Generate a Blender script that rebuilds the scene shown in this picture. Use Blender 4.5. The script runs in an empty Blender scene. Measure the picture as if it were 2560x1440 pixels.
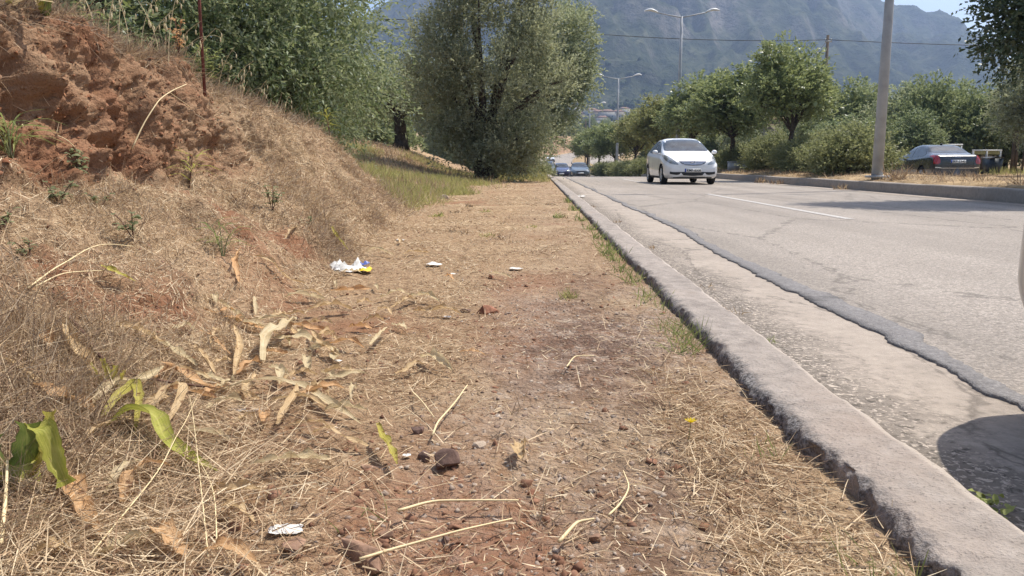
import bpy, math, random
import numpy as np
from mathutils import Vector, Matrix
from mathutils.bvhtree import BVHTree
C = bpy.context.scene
COL = C.collection
rng = np.random.default_rng(7)
random.seed(7)

# ------------------------------------------------------------------ camera
FOC = 1971.0 / 2560.0                      # focal length / picture width
PITCH = math.atan(311 / 1971.0)
YAW = math.atan(59 / 1971.0 * math.cos(PITCH))
EYE = 0.65
cam_d = bpy.data.cameras.new('camera')
cam = bpy.data.objects.new('camera', cam_d); COL.objects.link(cam)
cam.location = (0, 0, EYE)
cam.rotation_euler = (math.pi / 2 - PITCH, 0, YAW)
cam_d.sensor_width = 36.0
cam_d.lens = 36.0 * FOC
cam_d.clip_start = 0.05
cam_d.clip_end = 12000
C.camera = cam

# ------------------------------------------------------------------ world, sun, exposure
SUN_EL = math.radians(62)
SUN_AZ = math.radians(57)                  # from the road direction (+y) towards the right (+x)
world = bpy.data.worlds.new('World'); C.world = world
world.use_nodes = True
wn = world.node_tree.nodes; wl = world.node_tree.links
sky_t = wn.new('ShaderNodeTexSky'); sky_t.sky_type = 'NISHITA'
sky_t.sun_disc = False
sky_t.sun_elevation = SUN_EL
sky_t.sun_rotation = SUN_AZ
sky_t.air_density = 1.0; sky_t.dust_density = 2.5; sky_t.ozone_density = 1.0
wl.new(sky_t.outputs[0], wn['Background'].inputs[0])
wn['Background'].inputs[1].default_value = 0.15
sun_d = bpy.data.lights.new('sun', 'SUN')
sun_d.energy = 4.9; sun_d.angle = math.radians(0.55); sun_d.color = (1.0, 0.945, 0.86)
sun = bpy.data.objects.new('sun', sun_d); COL.objects.link(sun)
sdir = Vector((math.cos(SUN_EL) * math.sin(SUN_AZ), math.cos(SUN_EL) * math.cos(SUN_AZ), math.sin(SUN_EL)))
sun.rotation_euler = sdir.to_track_quat('Z', 'Y').to_euler()
sun.location = (20, 20, 60)
C.view_settings.view_transform = 'Standard'
C.view_settings.look = 'None'
C.view_settings.gamma = 1.0
C.view_settings.use_curve_mapping = False
C.view_settings.exposure = 0.5
C.cycles.use_denoising = True
C.cycles.max_bounces = 8
C.cycles.transparent_max_bounces = 12
C.cycles.volume_bounces = 0

# ------------------------------------------------------------------ numpy helpers
def _hash(ix, iy, iz):
    h = (ix.astype(np.int64) * 374761393 + iy.astype(np.int64) * 668265263 + iz.astype(np.int64) * 2147483647) & 0xffffffff
    h = ((h ^ (h >> 13)) * 1274126177) & 0xffffffff
    return ((h ^ (h >> 16)) & 0xffff) / 65535.0 * 2 - 1

def vnoise(x, y, z=0.0):
    x, y, z = np.broadcast_arrays(np.asarray(x, float), np.asarray(y, float), np.asarray(z, float))
    fx, fy, fz = np.floor(x), np.floor(y), np.floor(z)
    tx, ty, tz = x - fx, y - fy, z - fz
    tx = tx * tx * (3 - 2 * tx); ty = ty * ty * (3 - 2 * ty); tz = tz * tz * (3 - 2 * tz)
    r = 0
    for dx in (0, 1):
        for dy in (0, 1):
            for dz in (0, 1):
                w = (tx if dx else 1 - tx) * (ty if dy else 1 - ty) * (tz if dz else 1 - tz)
                r = r + w * _hash(fx + dx, fy + dy, fz + dz)
    return r

def fbm(x, y, z=0.0, o=4, g=0.5):
    r = 0; a = 1.0; s = 1.0
    for k in range(o):
        r = r + a * vnoise(x * s + 17.3 * k, y * s - 9.1 * k, z * s + 3.7 * k)
        a *= g; s *= 2.03
    return r

def sstep(a, b, x):
    t = np.clip((np.asarray(x, float) - a) / (b - a), 0, 1)
    return t * t * (3 - 2 * t)

def norm(v):
    return v / np.maximum(np.linalg.norm(v, axis=-1, keepdims=True), 1e-9)

def pchip(xs, ys, x):
    xs = np.asarray(xs, float); ys = np.asarray(ys, float); x = np.asarray(x, float)
    h = np.diff(xs); d = np.diff(ys) / h
    m = np.zeros(len(xs)); m[0] = d[0]; m[-1] = d[-1]
    for i in range(1, len(xs) - 1):
        if d[i - 1] * d[i] > 0:
            w1 = 2 * h[i] + h[i - 1]; w2 = h[i] + 2 * h[i - 1]
            m[i] = (w1 + w2) / (w1 / d[i - 1] + w2 / d[i])
    i = np.clip(np.searchsorted(xs, x) - 1, 0, len(xs) - 2)
    t = (x - xs[i]) / h[i]
    return ((1 + 2 * t) * (1 - t) ** 2 * ys[i] + t * (1 - t) ** 2 * h[i] * m[i]
            + t * t * (3 - 2 * t) * ys[i + 1] + t * t * (t - 1) * h[i] * m[i + 1])

# ------------------------------------------------------------------ mesh / object helpers
def mesh_np(name, V, F, smooth=False, attrs=None):
    """V (n,3); F is an (m,k) array or a list of such arrays"""
    V = np.asarray(V, np.float32)
    Fs = F if isinstance(F, list) else [F]
    Fs = [np.asarray(f, np.int32) for f in Fs if len(f)]
    me = bpy.data.meshes.new(name)
    me.vertices.add(len(V)); me.vertices.foreach_set('co', V.ravel())
    loops = np.concatenate([f.ravel() for f in Fs])
    tot = np.concatenate([np.full(len(f), f.shape[1], np.int32) for f in Fs])
    st = np.concatenate([[0], np.cumsum(tot)[:-1]]).astype(np.int32)
    me.loops.add(len(loops)); me.loops.foreach_set('vertex_index', loops)
    me.polygons.add(len(tot)); me.polygons.foreach_set('loop_start', st)
    if smooth:
        me.polygons.foreach_set('use_smooth', np.ones(len(tot), bool))
    for k, a in (attrs or {}).items():
        at_ = me.attributes.new(k, 'FLOAT', 'POINT'); at_.data.foreach_set('value', np.asarray(a, np.float32))
    me.update(calc_edges=True)
    return me

def link(name, me, m=None, parent=None, loc=None):
    o = bpy.data.objects.new(name, me); COL.objects.link(o)
    if m is not None and me is not None and len(me.materials) == 0:
        me.materials.append(m)
    if parent is not None: o.parent = parent
    if loc is not None: o.location = loc
    return o

def tag(o, label=None, cat=None, group=None, kind=None):
    if label: o['label'] = label
    if cat: o['category'] = cat
    if group: o['group'] = group
    if kind: o['kind'] = kind
    return o

def thing(name, label, cat, loc=(0, 0, 0), rz=0.0, group=None):
    o = bpy.data.objects.new(name, None); COL.objects.link(o)
    o.location = loc; o.rotation_euler = (0, 0, rz); o.empty_display_size = 0.1
    return tag(o, label, cat, group)

def dup(o, loc=None, rz=None, label=None, scale=None, parent=None):
    c = o.copy(); COL.objects.link(c)
    if parent is not None: c.parent = parent
    for ch in list(o.children): dup(ch, parent=c)
    if loc is not None: c.location = loc
    if rz is not None: c.rotation_euler = (0, 0, rz)
    if scale is not None: c.scale = (scale,) * 3 if not hasattr(scale, '__len__') else scale
    if label: c['label'] = label
    return c

class MB:
    """collects shapes for one mesh"""
    def __init__(s): s.V = []; s.F = {}; s.n = 0
    def add(s, V, F):
        V = np.asarray(V, float); s.V.append(V)
        for f in F: s.F.setdefault(len(f), []).append([i + s.n for i in f])
        s.n += len(V); return s
    def grid(s, P, closed_u=False, closed_v=False):
        P = np.asarray(P, float); nu, nv = P.shape[:2]
        F = []
        for i in range(nu if closed_u else nu - 1):
            for j in range(nv if closed_v else nv - 1):
                a = i * nv + j; b = ((i + 1) % nu) * nv + j; c = ((i + 1) % nu) * nv + (j + 1) % nv; d = i * nv + (j + 1) % nv
                F.append((a, b, c, d))
        return s.add(P.reshape(-1, 3), F)
    def box(s, c, d, rz=0.0):
        x, y, z = [q / 2 for q in d]
        P = np.array([(-x, -y, -z), (x, -y, -z), (x, y, -z), (-x, y, -z), (-x, -y, z), (x, -y, z), (x, y, z), (-x, y, z)])
        cs, sn = math.cos(rz), math.sin(rz)
        P = np.stack([P[:, 0] * cs - P[:, 1] * sn, P[:, 0] * sn + P[:, 1] * cs, P[:, 2]], 1) + np.array(c)
        return s.add(P, [(0, 3, 2, 1), (4, 5, 6, 7), (0, 1, 5, 4), (1, 2, 6, 5), (2, 3, 7, 6), (3, 0, 4, 7)])
    def tube(s, pts, r, n=8, cap=True):
        pts = np.asarray(pts, float); r = np.broadcast_to(np.asarray(r, float), (len(pts),))
        T = norm(np.gradient(pts, axis=0))
        ref = np.array((0, 0, 1.0)) if abs(T[:, 2]).mean() < .8 else np.array((1.0, 0, 0))
        A = norm(np.cross(T, ref)); B = np.cross(T, A)
        th = np.linspace(0, 2 * np.pi, n, endpoint=False)
        P = pts[:, None] + r[:, None, None] * (A[:, None] * np.cos(th)[None, :, None] + B[:, None] * np.sin(th)[None, :, None])
        n0 = s.n
        s.grid(P, closed_v=True)
        if cap:
            k = len(pts)
            s.F.setdefault(n, []).append([n0 + j for j in range(n)])
            s.F.setdefault(n, []).append([n0 + (k - 1) * n + (n - 1 - j) for j in range(n)])
        return s
    def lathe(s, prof, c=(0, 0, 0), n=20, axis='z'):
        th = np.linspace(0, 2 * np.pi, n, endpoint=False)
        prof = np.asarray(prof, float)
        r, h = prof[:, 0][:, None], prof[:, 1][:, None]
        if axis == 'z': P = np.stack([r * np.cos(th), r * np.sin(th), h + 0 * th], -1)
        else: P = np.stack([h + 0 * th, r * np.cos(th), r * np.sin(th)], -1)
        return s.grid(P + np.array(c), closed_v=True)
    def ball(s, c, r, nu=8, nv=12, rnd=0.0):
        r = np.broadcast_to(np.asarray(r, float), (3,))
        ph = np.linspace(0.001, np.pi - .001, nu); th = np.linspace(0, 2 * np.pi, nv, endpoint=False)
        P = np.stack([np.sin(ph)[:, None] * np.cos(th), np.sin(ph)[:, None] * np.sin(th), np.cos(ph)[:, None] + 0 * th], -1)
        if rnd: P = P * (1 + rnd * rng.uniform(-1, 1, P.shape[:2])[..., None])
        return s.grid(P * r + np.array(c), closed_v=True)
    attrs = None
    def mesh(s, name, smooth=False):
        return mesh_np(name, np.concatenate(s.V), [np.array(f) for f in s.F.values()], smooth, s.attrs)
    def build(s, name, m, parent=None, smooth=False, loc=None):
        return link(name, s.mesh(name, smooth), m, parent, loc)

# ------------------------------------------------------------------ pixel -> ground helpers (2560 x 1440 photograph)
_R = np.array([math.cos(YAW), math.sin(YAW), 0])
_F = np.array([-math.sin(YAW) * math.cos(PITCH), math.cos(YAW) * math.cos(PITCH), -math.sin(PITCH)])
_U = np.cross(_R, _F)
def ray(u, v): return _F + _R * (u - 1280) / 1971.0 + _U * (720 - v) / 1971.0
def onz(u, v, z):
    d = ray(u, v); return d * ((z - EYE) / d[2]) + np.array((0, 0, EYE))
def ony(u, v, y):
    d = ray(u, v); return d * (y / d[1]) + np.array((0, 0, EYE))

# ------------------------------------------------------------------ materials
class NT:
    def __init__(s, name):
        s.m = bpy.data.materials.new(name); s.m.use_nodes = True
        s.t = s.m.node_tree; s.t.nodes.clear(); s.out = s.n('ShaderNodeOutputMaterial')
    def n(s, t, **kw):
        q = s.t.nodes.new(t)
        for k, v in kw.items(): setattr(q, k, v)
        return q
    def set(s, sock, v):
        if hasattr(v, 'links') or isinstance(v, bpy.types.NodeSocket): s.t.links.new(v, sock)
        elif isinstance(v, (tuple, list)) and len(v) == 3 and sock.type == 'RGBA': sock.default_value = (*v, 1)
        else: sock.default_value = v
    def coord(s, kind='Object'): return s.n('ShaderNodeTexCoord').outputs[kind]
    def mapping(s, vec, scale=(1, 1, 1)):
        q = s.n('ShaderNodeMapping'); s.set(q.inputs['Vector'], vec); q.inputs['Scale'].default_value = scale; return q.outputs[0]
    def noise(s, vec, scale, detail=4, rough=.55, dist=0.0, color=False):
        q = s.n('ShaderNodeTexNoise'); s.set(q.inputs['Vector'], vec)
        q.inputs['Scale'].default_value = scale; q.inputs['Detail'].default_value = detail
        q.inputs['Roughness'].default_value = rough; q.inputs['Distortion'].default_value = dist
        return q.outputs[1 if color else 0]
    def voro(s, vec, scale, out='Distance', feature='F1'):
        q = s.n('ShaderNodeTexVoronoi', feature=feature); s.set(q.inputs['Vector'], vec); q.inputs['Scale'].default_value = scale
        return q.outputs[out]
    def ramp(s, fac, stops, interp='LINEAR'):
        q = s.n('ShaderNodeValToRGB'); s.set(q.inputs[0], fac); e = q.color_ramp.elements; q.color_ramp.interpolation = interp
        while len(e) < len(stops): e.new(0.5)
        for el, (p, c) in zip(e, stops):
            el.position = p; el.color = (*c, 1) if len(c) == 3 else c
        return q.outputs[0]
    def rmap(s, v, a, b, c=0.0, d=1.0):
        q = s.n('ShaderNodeMapRange'); s.set(q.inputs[0], v)
        for i, k in enumerate((a, b, c, d)): q.inputs[i + 1].default_value = k
        return q.outputs[0]
    def mix(s, fac, a, b, mode='MIX'):
        q = s.n('ShaderNodeMix', data_type='RGBA', blend_type=mode)
        s.set(q.inputs[0], fac); s.set(q.inputs[6], a); s.set(q.inputs[7], b); return q.outputs[2]
    def math(s, op, a, b=0.0):
        q = s.n('ShaderNodeMath', operation=op); s.set(q.inputs[0], a); s.set(q.inputs[1], b); return q.outputs[0]
    def attr(s, name):
        return s.n('ShaderNodeAttribute', attribute_name=name).outputs['Fac']
    def bump(s, h, strength=.5, dist=.01, normal=None):
        q = s.n('ShaderNodeBump'); s.set(q.inputs['Height'], h); q.inputs['Strength'].default_value = strength
        q.inputs['Distance'].default_value = dist
        if normal is not None: s.set(q.inputs['Normal'], normal)
        return q.outputs[0]
    def bsdf(s, col, rough=.8, metal=0.0, spec=.3, normal=None, coat=0.0):
        q = s.n('ShaderNodeBsdfPrincipled')
        s.set(q.inputs['Base Color'], col); s.set(q.inputs['Roughness'], rough); q.inputs['Metallic'].default_value = metal
        q.inputs['Specular IOR Level'].default_value = spec; q.inputs['Coat Weight'].default_value = coat
        q.inputs['Coat Roughness'].default_value = .04
        if normal is not None: s.set(q.inputs['Normal'], normal)
        return q.outputs[0]
    def done(s, sh): s.t.links.new(sh, s.out.inputs['Surface']); return s.m

def leaf_mat(name, cols, back=None, trans=.3, rough=.5, spec=.35, big=0.35, tcol=None):
    """cols: ramp over the leaves' own random values; big: slow colour drift over the plant"""
    k = NT(name); g = k.n('ShaderNodeNewGeometry')
    nz = k.noise(k.coord(), 1.1, 3)
    f = k.math('ADD', k.math('MULTIPLY', g.outputs['Random Per Island'], 1 - big), k.math('MULTIPLY', k.rmap(nz, .3, .7), big))
    n = len(cols); c = k.ramp(f, [(i / (n - 1) * .9 + .05, q) for i, q in enumerate(cols)])
    if back is not None: c = k.mix(g.outputs['Backfacing'], c, back)
    b = k.bsdf(c, rough, spec=spec)
    t = k.n('ShaderNodeBsdfTranslucent')
    k.set(t.inputs[0], k.mix(.5, c, tcol) if tcol else (k.mix(.38, c, (.42, .44, .16)) if trans > .38 else c))
    m = k.n('ShaderNodeMixShader'); m.inputs[0].default_value = trans
    k.t.links.new(b, m.inputs[1]); k.t.links.new(t.outputs[0], m.inputs[2])
    return k.done(m.outputs[0])

def plain(name, col, rough=.6, metal=0.0, spec=.4, var=.12, scale=9.0, bump=0.0, coat=0.0):
    k = NT(name); v = k.coord()
    nz = k.noise(v, scale, 5)
    dark = tuple(q * (1 - 2 * var) for q in col); lite = tuple(min(1, q * (1 + var)) for q in col)
    c = k.ramp(nz, [(.3, dark), (.7, lite)])
    nr = k.bump(nz, bump, .01) if bump else None
    return k.done(k.bsdf(c, rough, metal, spec, nr, coat))
# ------------------------------------------------------------------ setting materials
def soil_mat():
    k = NT('soil'); v = k.coord()
    straw, stony, moss = k.attr('straw'), k.attr('stony'), k.attr('moss')
    n1 = k.noise(v, 3.0, 6, .6); n2 = k.noise(v, 26, 6, .65); n3 = k.noise(v, 110, 4, .6); n4 = k.noise(v, 330, 2)
    red = k.ramp(n1, [(.3, (.165, .074, .038)), (.5, (.245, .115, .060)), (.7, (.34, .18, .102))])
    red = k.mix(k.rmap(n3, .45, .62, 0, .55), red, (.145, .058, .032))
    dirt = k.ramp(n2, [(.3, (.165, .100, .056)), (.5, (.29, .192, .112)), (.72, (.42, .31, .195))])
    dirt = k.mix(k.rmap(n4, .56, .66, 0, .7), dirt, (.44, .33, .22))
    c = k.mix(k.rmap(straw, 0.0, .35), red, dirt)
    st = k.mapping(v, (1, 1, 1))
    fib = k.noise(k.mapping(v, (60, 190, 60)), 1.0, 4, .7, 1.2)
    fib2 = k.noise(k.mapping(v, (200, 55, 90)), 1.0, 4, .7, 1.2)
    fm = k.math('MAXIMUM', fib, fib2)
    scol = k.ramp(fm, [(.46, (.14, .078, .042)), (.55, (.37, .25, .14)), (.66, (.62, .48, .30))])
    sf = k.math('MULTIPLY', straw, k.rmap(k.math('ADD', n2, k.math('MULTIPLY', n1, .6)), .62, .9))
    c = k.mix(sf, c, scol)
    vg = k.voro(v, 75, 'Color'); vd = k.voro(v, 75)
    peb = k.ramp(k.n('ShaderNodeSeparateColor').outputs[0], [(0, (0, 0, 0)), (1, (1, 1, 1))])
    sc = k.n('ShaderNodeSeparateColor'); k.set(sc.inputs[0], vg)
    gcol = k.ramp(sc.outputs[0], [(0, (.20, .155, .125)), (.4, (.30, .235, .185)), (.75, (.40, .32, .25)), (1, (.52, .44, .36))])
    gcol = k.mix(k.rmap(n3, .42, .6), k.mix(.5, gcol, (.22, .16, .12)), gcol)
    stf = k.math('MULTIPLY', stony, k.rmap(k.math('ADD', n2, k.math('MULTIPLY', n1, .5)), .55, .82))
    c = k.mix(stf, c, gcol)
    mf = k.math('MULTIPLY', k.rmap(moss, .1, .9, 0, .8), k.rmap(k.math('ADD', k.noise(v, 10, 5, .68), k.math('MULTIPLY', n3, .35)), .61, .71))
    c = k.mix(mf, c, k.ramp(n3, [(.35, (.055, .032, .024)), (.65, (.15, .088, .060))]))
    mac = k.noise(v, .9, 4, .6)
    c = k.mix(k.rmap(mac, .35, .65, .0, .38), c, k.mix(k.rmap(mac, .5, .62), (.20, .118, .07), (.46, .345, .215)))
    h = k.math('ADD', k.math('MULTIPLY', n3, .5), k.math('MULTIPLY', n2, 1.0))
    h = k.math('SUBTRACT', h, k.math('MULTIPLY', vd, k.math('MULTIPLY', stony, .5)))
    return k.done(k.bsdf(c, .95, spec=.12, normal=k.bump(h, .9, .022)))

def asphalt_mat(name, lo, hi, agg=.55, stain=True, vs=105):
    k = NT(name); v = k.coord()
    n1 = k.noise(v, .55, 5, .6); n2 = k.noise(v, 14, 4, .6); n3 = k.noise(v, 140, 3, .7)
    wheel = k.noise(k.mapping(v, (1.1, .03, 1)), 1.0, 3)
    c = k.ramp(k.math('ADD', k.math('MULTIPLY', n1, .55), k.math('MULTIPLY', n2, .45)), [(.3, lo), (.7, hi)])
    sc = k.n('ShaderNodeSeparateColor'); k.set(sc.inputs[0], k.voro(v, vs, 'Color'))
    stone = k.ramp(sc.outputs[0], [(0, tuple(q * .45 for q in lo)), (.35, lo), (.72, hi), (1, tuple(min(.75, q * 1.75) for q in hi))])
    c = k.mix(agg, c, stone)
    fl = k.noise(v, 58, 3, .62, .6)
    c = k.mix(k.math('MULTIPLY', k.rmap(fl, .55, .62, 0, .8), k.rmap(n1, .35, .6, .3, 1)), c, tuple(min(.6, q * 1.35) for q in hi))
    c = k.mix(k.rmap(k.noise(v, 47, 3, .6, .5), .42, .34, 0, .55), c, tuple(q * .55 for q in lo))
    if stain: c = k.mix(k.rmap(wheel, .42, .62, 0, .35), c, tuple(q * .72 for q in lo))
    cr = k.voro(k.mapping(v, (1, .35, 1)), .55, feature='DISTANCE_TO_EDGE')
    crn = k.math('ADD', cr, k.math('MULTIPLY', k.math('SUBTRACT', k.noise(v, 6, 4), .5), .12))
    c = k.mix(k.rmap(k.math('ABSOLUTE', crn), 0.0, .012, .55, 0), c, tuple(q * .35 for q in lo))
    h = k.math('SUBTRACT', n3, k.math('MULTIPLY', k.voro(v, vs), .9))
    return k.done(k.bsdf(c, .86, spec=.25, normal=k.bump(h, .55, .008)))

def concrete_mat(name, lo, mid, hi, dirt=(.17, .10, .07), sc=1.0, bump=.6, lichen=False):
    k = NT(name); v = k.coord()
    n1 = k.noise(v, 2.2 * sc, 6, .62); n2 = k.noise(v, 21 * sc, 5, .65); n3 = k.noise(v, 120 * sc, 3, .7)
    c = k.ramp(k.math('ADD', k.math('MULTIPLY', n1, .5), k.math('MULTIPLY', n2, .5)), [(.32, lo), (.5, mid), (.68, hi)])
    c = k.mix(k.rmap(n1, .5, .68, 0, .45), c, dirt)
    c = k.mix(k.rmap(n3, .58, .70, 0, .75), c, tuple(q * .4 for q in lo))
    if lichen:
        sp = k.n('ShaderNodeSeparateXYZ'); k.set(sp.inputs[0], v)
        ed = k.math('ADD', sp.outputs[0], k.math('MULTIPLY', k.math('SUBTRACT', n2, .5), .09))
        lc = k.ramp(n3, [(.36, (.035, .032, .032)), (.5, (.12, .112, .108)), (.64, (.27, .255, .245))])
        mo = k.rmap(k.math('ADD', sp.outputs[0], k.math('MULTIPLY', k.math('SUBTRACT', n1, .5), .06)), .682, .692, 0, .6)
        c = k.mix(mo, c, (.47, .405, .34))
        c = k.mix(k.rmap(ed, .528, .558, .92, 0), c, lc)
    h = k.math('ADD', k.math('MULTIPLY', n2, 1.0), k.math('MULTIPLY', n3, .6))
    return k.done(k.bsdf(c, .9, spec=.2, normal=k.bump(h, bump, .012)))

def mountain_mat():
    k = NT('mountain_scrub'); v = k.coord(); g = k.n('ShaderNodeNewGeometry')
    n1 = k.noise(v, .0062, 8, .68, .8); n2 = k.noise(v, .028, 6, .65); n3 = k.noise(v, .11, 4, .7)
    sep = k.n('ShaderNodeSeparateXYZ'); k.set(sep.inputs[0], g.outputs['Normal'])
    zz = k.n('ShaderNodeSeparateXYZ'); k.set(zz.inputs[0], v)
    green = k.ramp(n2, [(.3, (.026, .034, .020)), (.55, (.062, .070, .042)), (.75, (.125, .122, .08))])
    rock = k.ramp(n3, [(.3, (.11, .098, .085)), (.6, (.23, .205, .18)), (.8, (.38, .34, .30))])
    f = k.math('ADD', k.math('ADD', k.math('MULTIPLY', n1, .75), k.math('MULTIPLY', n3, .55)), k.math('MULTIPLY', sep.outputs[2], -.55))
    hgt = k.rmap(zz.outputs[2], 60, 220, -.15, .05)
    c = k.mix(k.rmap(k.math('ADD', f, hgt), .31, .52), green, rock)
    c = k.mix(k.rmap(n3, .52, .60, 0, .75), c, (.018, .028, .014))
    return k.done(k.bsdf(c, 1.0, spec=.0, normal=k.bump(k.math('ADD', n2, k.math('MULTIPLY', n3, .4)), 1.0, 9.0)))

M = {}
M['soil'] = soil_mat()
M['asphalt'] = asphalt_mat('asphalt', (.208, .181, .153), (.335, .291, .248), .42)
M['patch'] = asphalt_mat('asphalt_patch', (.145, .135, .13), (.20, .188, .18), .25, False)
def worn_mat(name, lo, mid, hi, bare=None, amount=.6):
    k = NT(name); v = k.coord()
    n1 = k.noise(v, 1.7, 6, .62); n2 = k.noise(v, 19, 5, .65); n3 = k.noise(v, 62, 3, .62, .6); n4 = k.noise(v, 48, 3, .6, .6); n5 = k.noise(v, 160, 3, .7)
    c = k.ramp(k.math('ADD', k.math('MULTIPLY', n1, .5), k.math('MULTIPLY', n2, .5)), [(.32, lo), (.5, mid), (.68, hi)])
    if bare is not None:
        sp = k.n('ShaderNodeSeparateXYZ'); k.set(sp.inputs[0], v)
        f = k.rmap(k.math('ADD', sp.outputs[0], k.math('MULTIPLY', k.math('SUBTRACT', k.math('ADD', n1, n2), 1.0), .55)), bare[0], bare[1], 1.0, .12)
    else: f = k.rmap(k.math('ADD', n1, n2), .8, 1.15, .55, 1.0)
    f = k.math('MULTIPLY', f, amount)
    c = k.mix(k.math('MINIMUM', k.math('MULTIPLY', f, k.rmap(n2, .3, .6, .5, .9)), 1.0), c, tuple(q * .70 for q in lo))
    c = k.mix(k.math('MULTIPLY', f, k.rmap(n4, .46, .34, 0, 1)), c, tuple(q * .42 for q in lo))
    c = k.mix(k.math('MULTIPLY', f, k.rmap(n3, .54, .62, 0, 1)), c, k.ramp(n5, [(.35, mid), (.65, tuple(min(.7, q * 1.3) for q in hi))]))
    c = k.mix(k.rmap(n5, .62, .72, 0, .5), c, tuple(q * .5 for q in lo))
    cr = k.math('ADD', k.voro(k.mapping(v, (1, .5, 1)), .8, feature='DISTANCE_TO_EDGE'), k.math('MULTIPLY', k.math('SUBTRACT', k.noise(v, 7, 4), .5), .10))
    c = k.mix(k.rmap(k.math('ABSOLUTE', cr), 0.0, .010, .6, 0), c, tuple(q * .35 for q in lo))
    h = k.math('ADD', k.math('MULTIPLY', n3, f), k.math('MULTIPLY', n5, .5))
    return k.done(k.bsdf(c, .9, spec=.2, normal=k.bump(h, .8, .010)))
M['gutter'] = worn_mat('gutter_concrete', (.235, .2, .165), (.34, .288, .238), (.435, .37, .305), (.88, 1.12), 1.25)
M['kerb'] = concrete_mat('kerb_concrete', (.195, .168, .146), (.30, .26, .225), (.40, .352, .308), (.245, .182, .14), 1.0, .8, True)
M['kerb2'] = concrete_mat('median_kerb_concrete', (.20, .17, .145), (.29, .25, .21), (.36, .315, .265), (.20, .15, .11), .7, .5)
M['mountain'] = mountain_mat()
M['ground'] = plain('field_ground', (.22, .16, .08), .95, 0, .1, .3, .35, .3)
M['verge_dry'] = plain('dry_verge', (.33, .235, .13), .95, 0, .1, .25, 1.6, .6)
M['cut'] = plain('cut_earth', (.36, .235, .15), .95, 0, .1, .22, .6, .8)

# ------------------------------------------------------------------ road line in plan and height
_ry = [-20, 0, 45, 80, 108, 150, 170, 200, 250, 300, 350, 420]
_rx = [0, 0, 0, -.6, -1.1, -1.0, -.3, 2, 9.5, 20, 34, 60]
_zy = [-20, 0, 36, 41, 50, 73, 81, 95, 108, 140, 165, 250, 350, 420]
_zz = [0, 0, 0, -.02, -.2, -.62, -.78, -.76, -.5, .2, .9, 3.7, 8, 11]
def roadx(y): return pchip(_ry, _rx, y)
def roadz(y): return pchip(_zy, _zz, y)
def sweep(name, prof, ys, m, smooth=True, wob=None, label=None):
    """sheet swept along the road; prof = list of (x, z) offsets"""
    prof = np.asarray(prof, float); ys = np.asarray(ys, float)
    X = roadx(ys)[:, None] + prof[None, :, 0]; Z = roadz(ys)[:, None] + prof[None, :, 1]
    Y = np.broadcast_to(ys[:, None], X.shape).copy()
    if wob is not None:
        dx, dz = wob(prof[None, :, 0] + 0 * X, Y); X = X + dx; Z = Z + dz
    P = np.stack([X, Y, Z], -1); n, k = X.shape
    idx = np.arange(n * k).reshape(n, k)
    F = np.stack([idx[:-1, :-1], idx[:-1, 1:], idx[1:, 1:], idx[1:, :-1]], -1).reshape(-1, 4)
    o = link(name, mesh_np(name, P.reshape(-1, 3), F, smooth), m)
    return tag(o, kind='structure')

YS = np.concatenate([np.arange(-12, 40, 1.0), np.arange(40, 420, 2.0)])
sweep('road', [(x, 0) for x in (.62, 2, 3.7, 5.5, 7.97)], YS, M['asphalt'])
sweep('opposite_road', [(x, -.08) for x in (11.45, 13, 15, 18.6)], YS, M['asphalt'])

# concrete gutter with a ragged outer edge, and the asphalt patch that laps over it
yn = np.concatenate([np.linspace(-3, .6, 40), np.geomspace(.6, 44, 620)[1:]])
ye = 1.30 + .03 * fbm(yn * 1.3, 0.2, o=5) + .016 * fbm(yn * 11, 3.1, o=5, g=.7) + .09 * sstep(4, 9, yn)
y2 = ye + np.clip(.12 - .04 * sstep(4, 10, yn) + .05 * fbm(yn * .9, 7.7, o=6, g=.6), .02, .3)
def strip(name, xa, xb, za, zb, m, nx=6, skirt=0.0):
    t = np.linspace(0, 1, nx)
    X = xa[:, None] * (1 - t) + xb[:, None] * t
    Z = np.broadcast_to(za * (1 - t) + zb * t, X.shape).copy() + roadz(yn)[:, None]
    if skirt:
        X = np.concatenate([X[:, :1], X, X[:, -1:]], 1); Z = np.concatenate([Z[:, :1] - skirt, Z, Z[:, -1:] - skirt], 1)
    Y = np.broadcast_to(yn[:, None], X.shape)
    P = np.stack([X, Y, Z], -1); n, k = X.shape; idx = np.arange(n * k).reshape(n, k)
    F = np.stack([idx[:-1, :-1], idx[:-1, 1:], idx[1:, 1:], idx[1:, :-1]], -1).reshape(-1, 4)
    return tag(link(name, mesh_np(name, P.reshape(-1, 3), F), m), kind='structure')
strip('gutter', np.full(len(yn), .66), ye + .02, .018, .004, M['gutter'])
strip('asphalt_patch', ye, y2, .013, .011, M['patch'], 4, .012)

# left kerb: cast concrete, worn and pitted on its verge side
kp = np.array([(.535, -.05), (.531, .02), (.53, .06), (.53, .09), (.532, .110), (.540, .124), (.556, .131), (.58, .1325), (.61, .133), (.64, .133), (.67, .132), (.69, .130), (.702, .122), (.708, .10), (.712, .06), (.718, .015), (.72, -.03)])
def kerb_wob(X, Y):
    edge = 1 - sstep(.535, .575, X)
    a = fbm(Y * 14, X * 40, 1.0, o=4); b = vnoise(Y * 45, X * 130); c = fbm(Y * 2.2, 5.0, o=3)
    dx = edge * (.007 * a + .006 * b + .007 * c) + .004 * fbm(Y * 8, X * 30, 4.0)
    dz = edge * .006 * a * (X > .52) + .004 * fbm(Y * 10, X * 25, 9.0) + .004 * c
    return dx, dz
kp = np.stack([pchip(np.arange(len(kp)), kp[:, 0], np.linspace(0, len(kp) - 1, 34)), pchip(np.arange(len(kp)), kp[:, 1], np.linspace(0, len(kp) - 1, 34))], 1)
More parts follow.
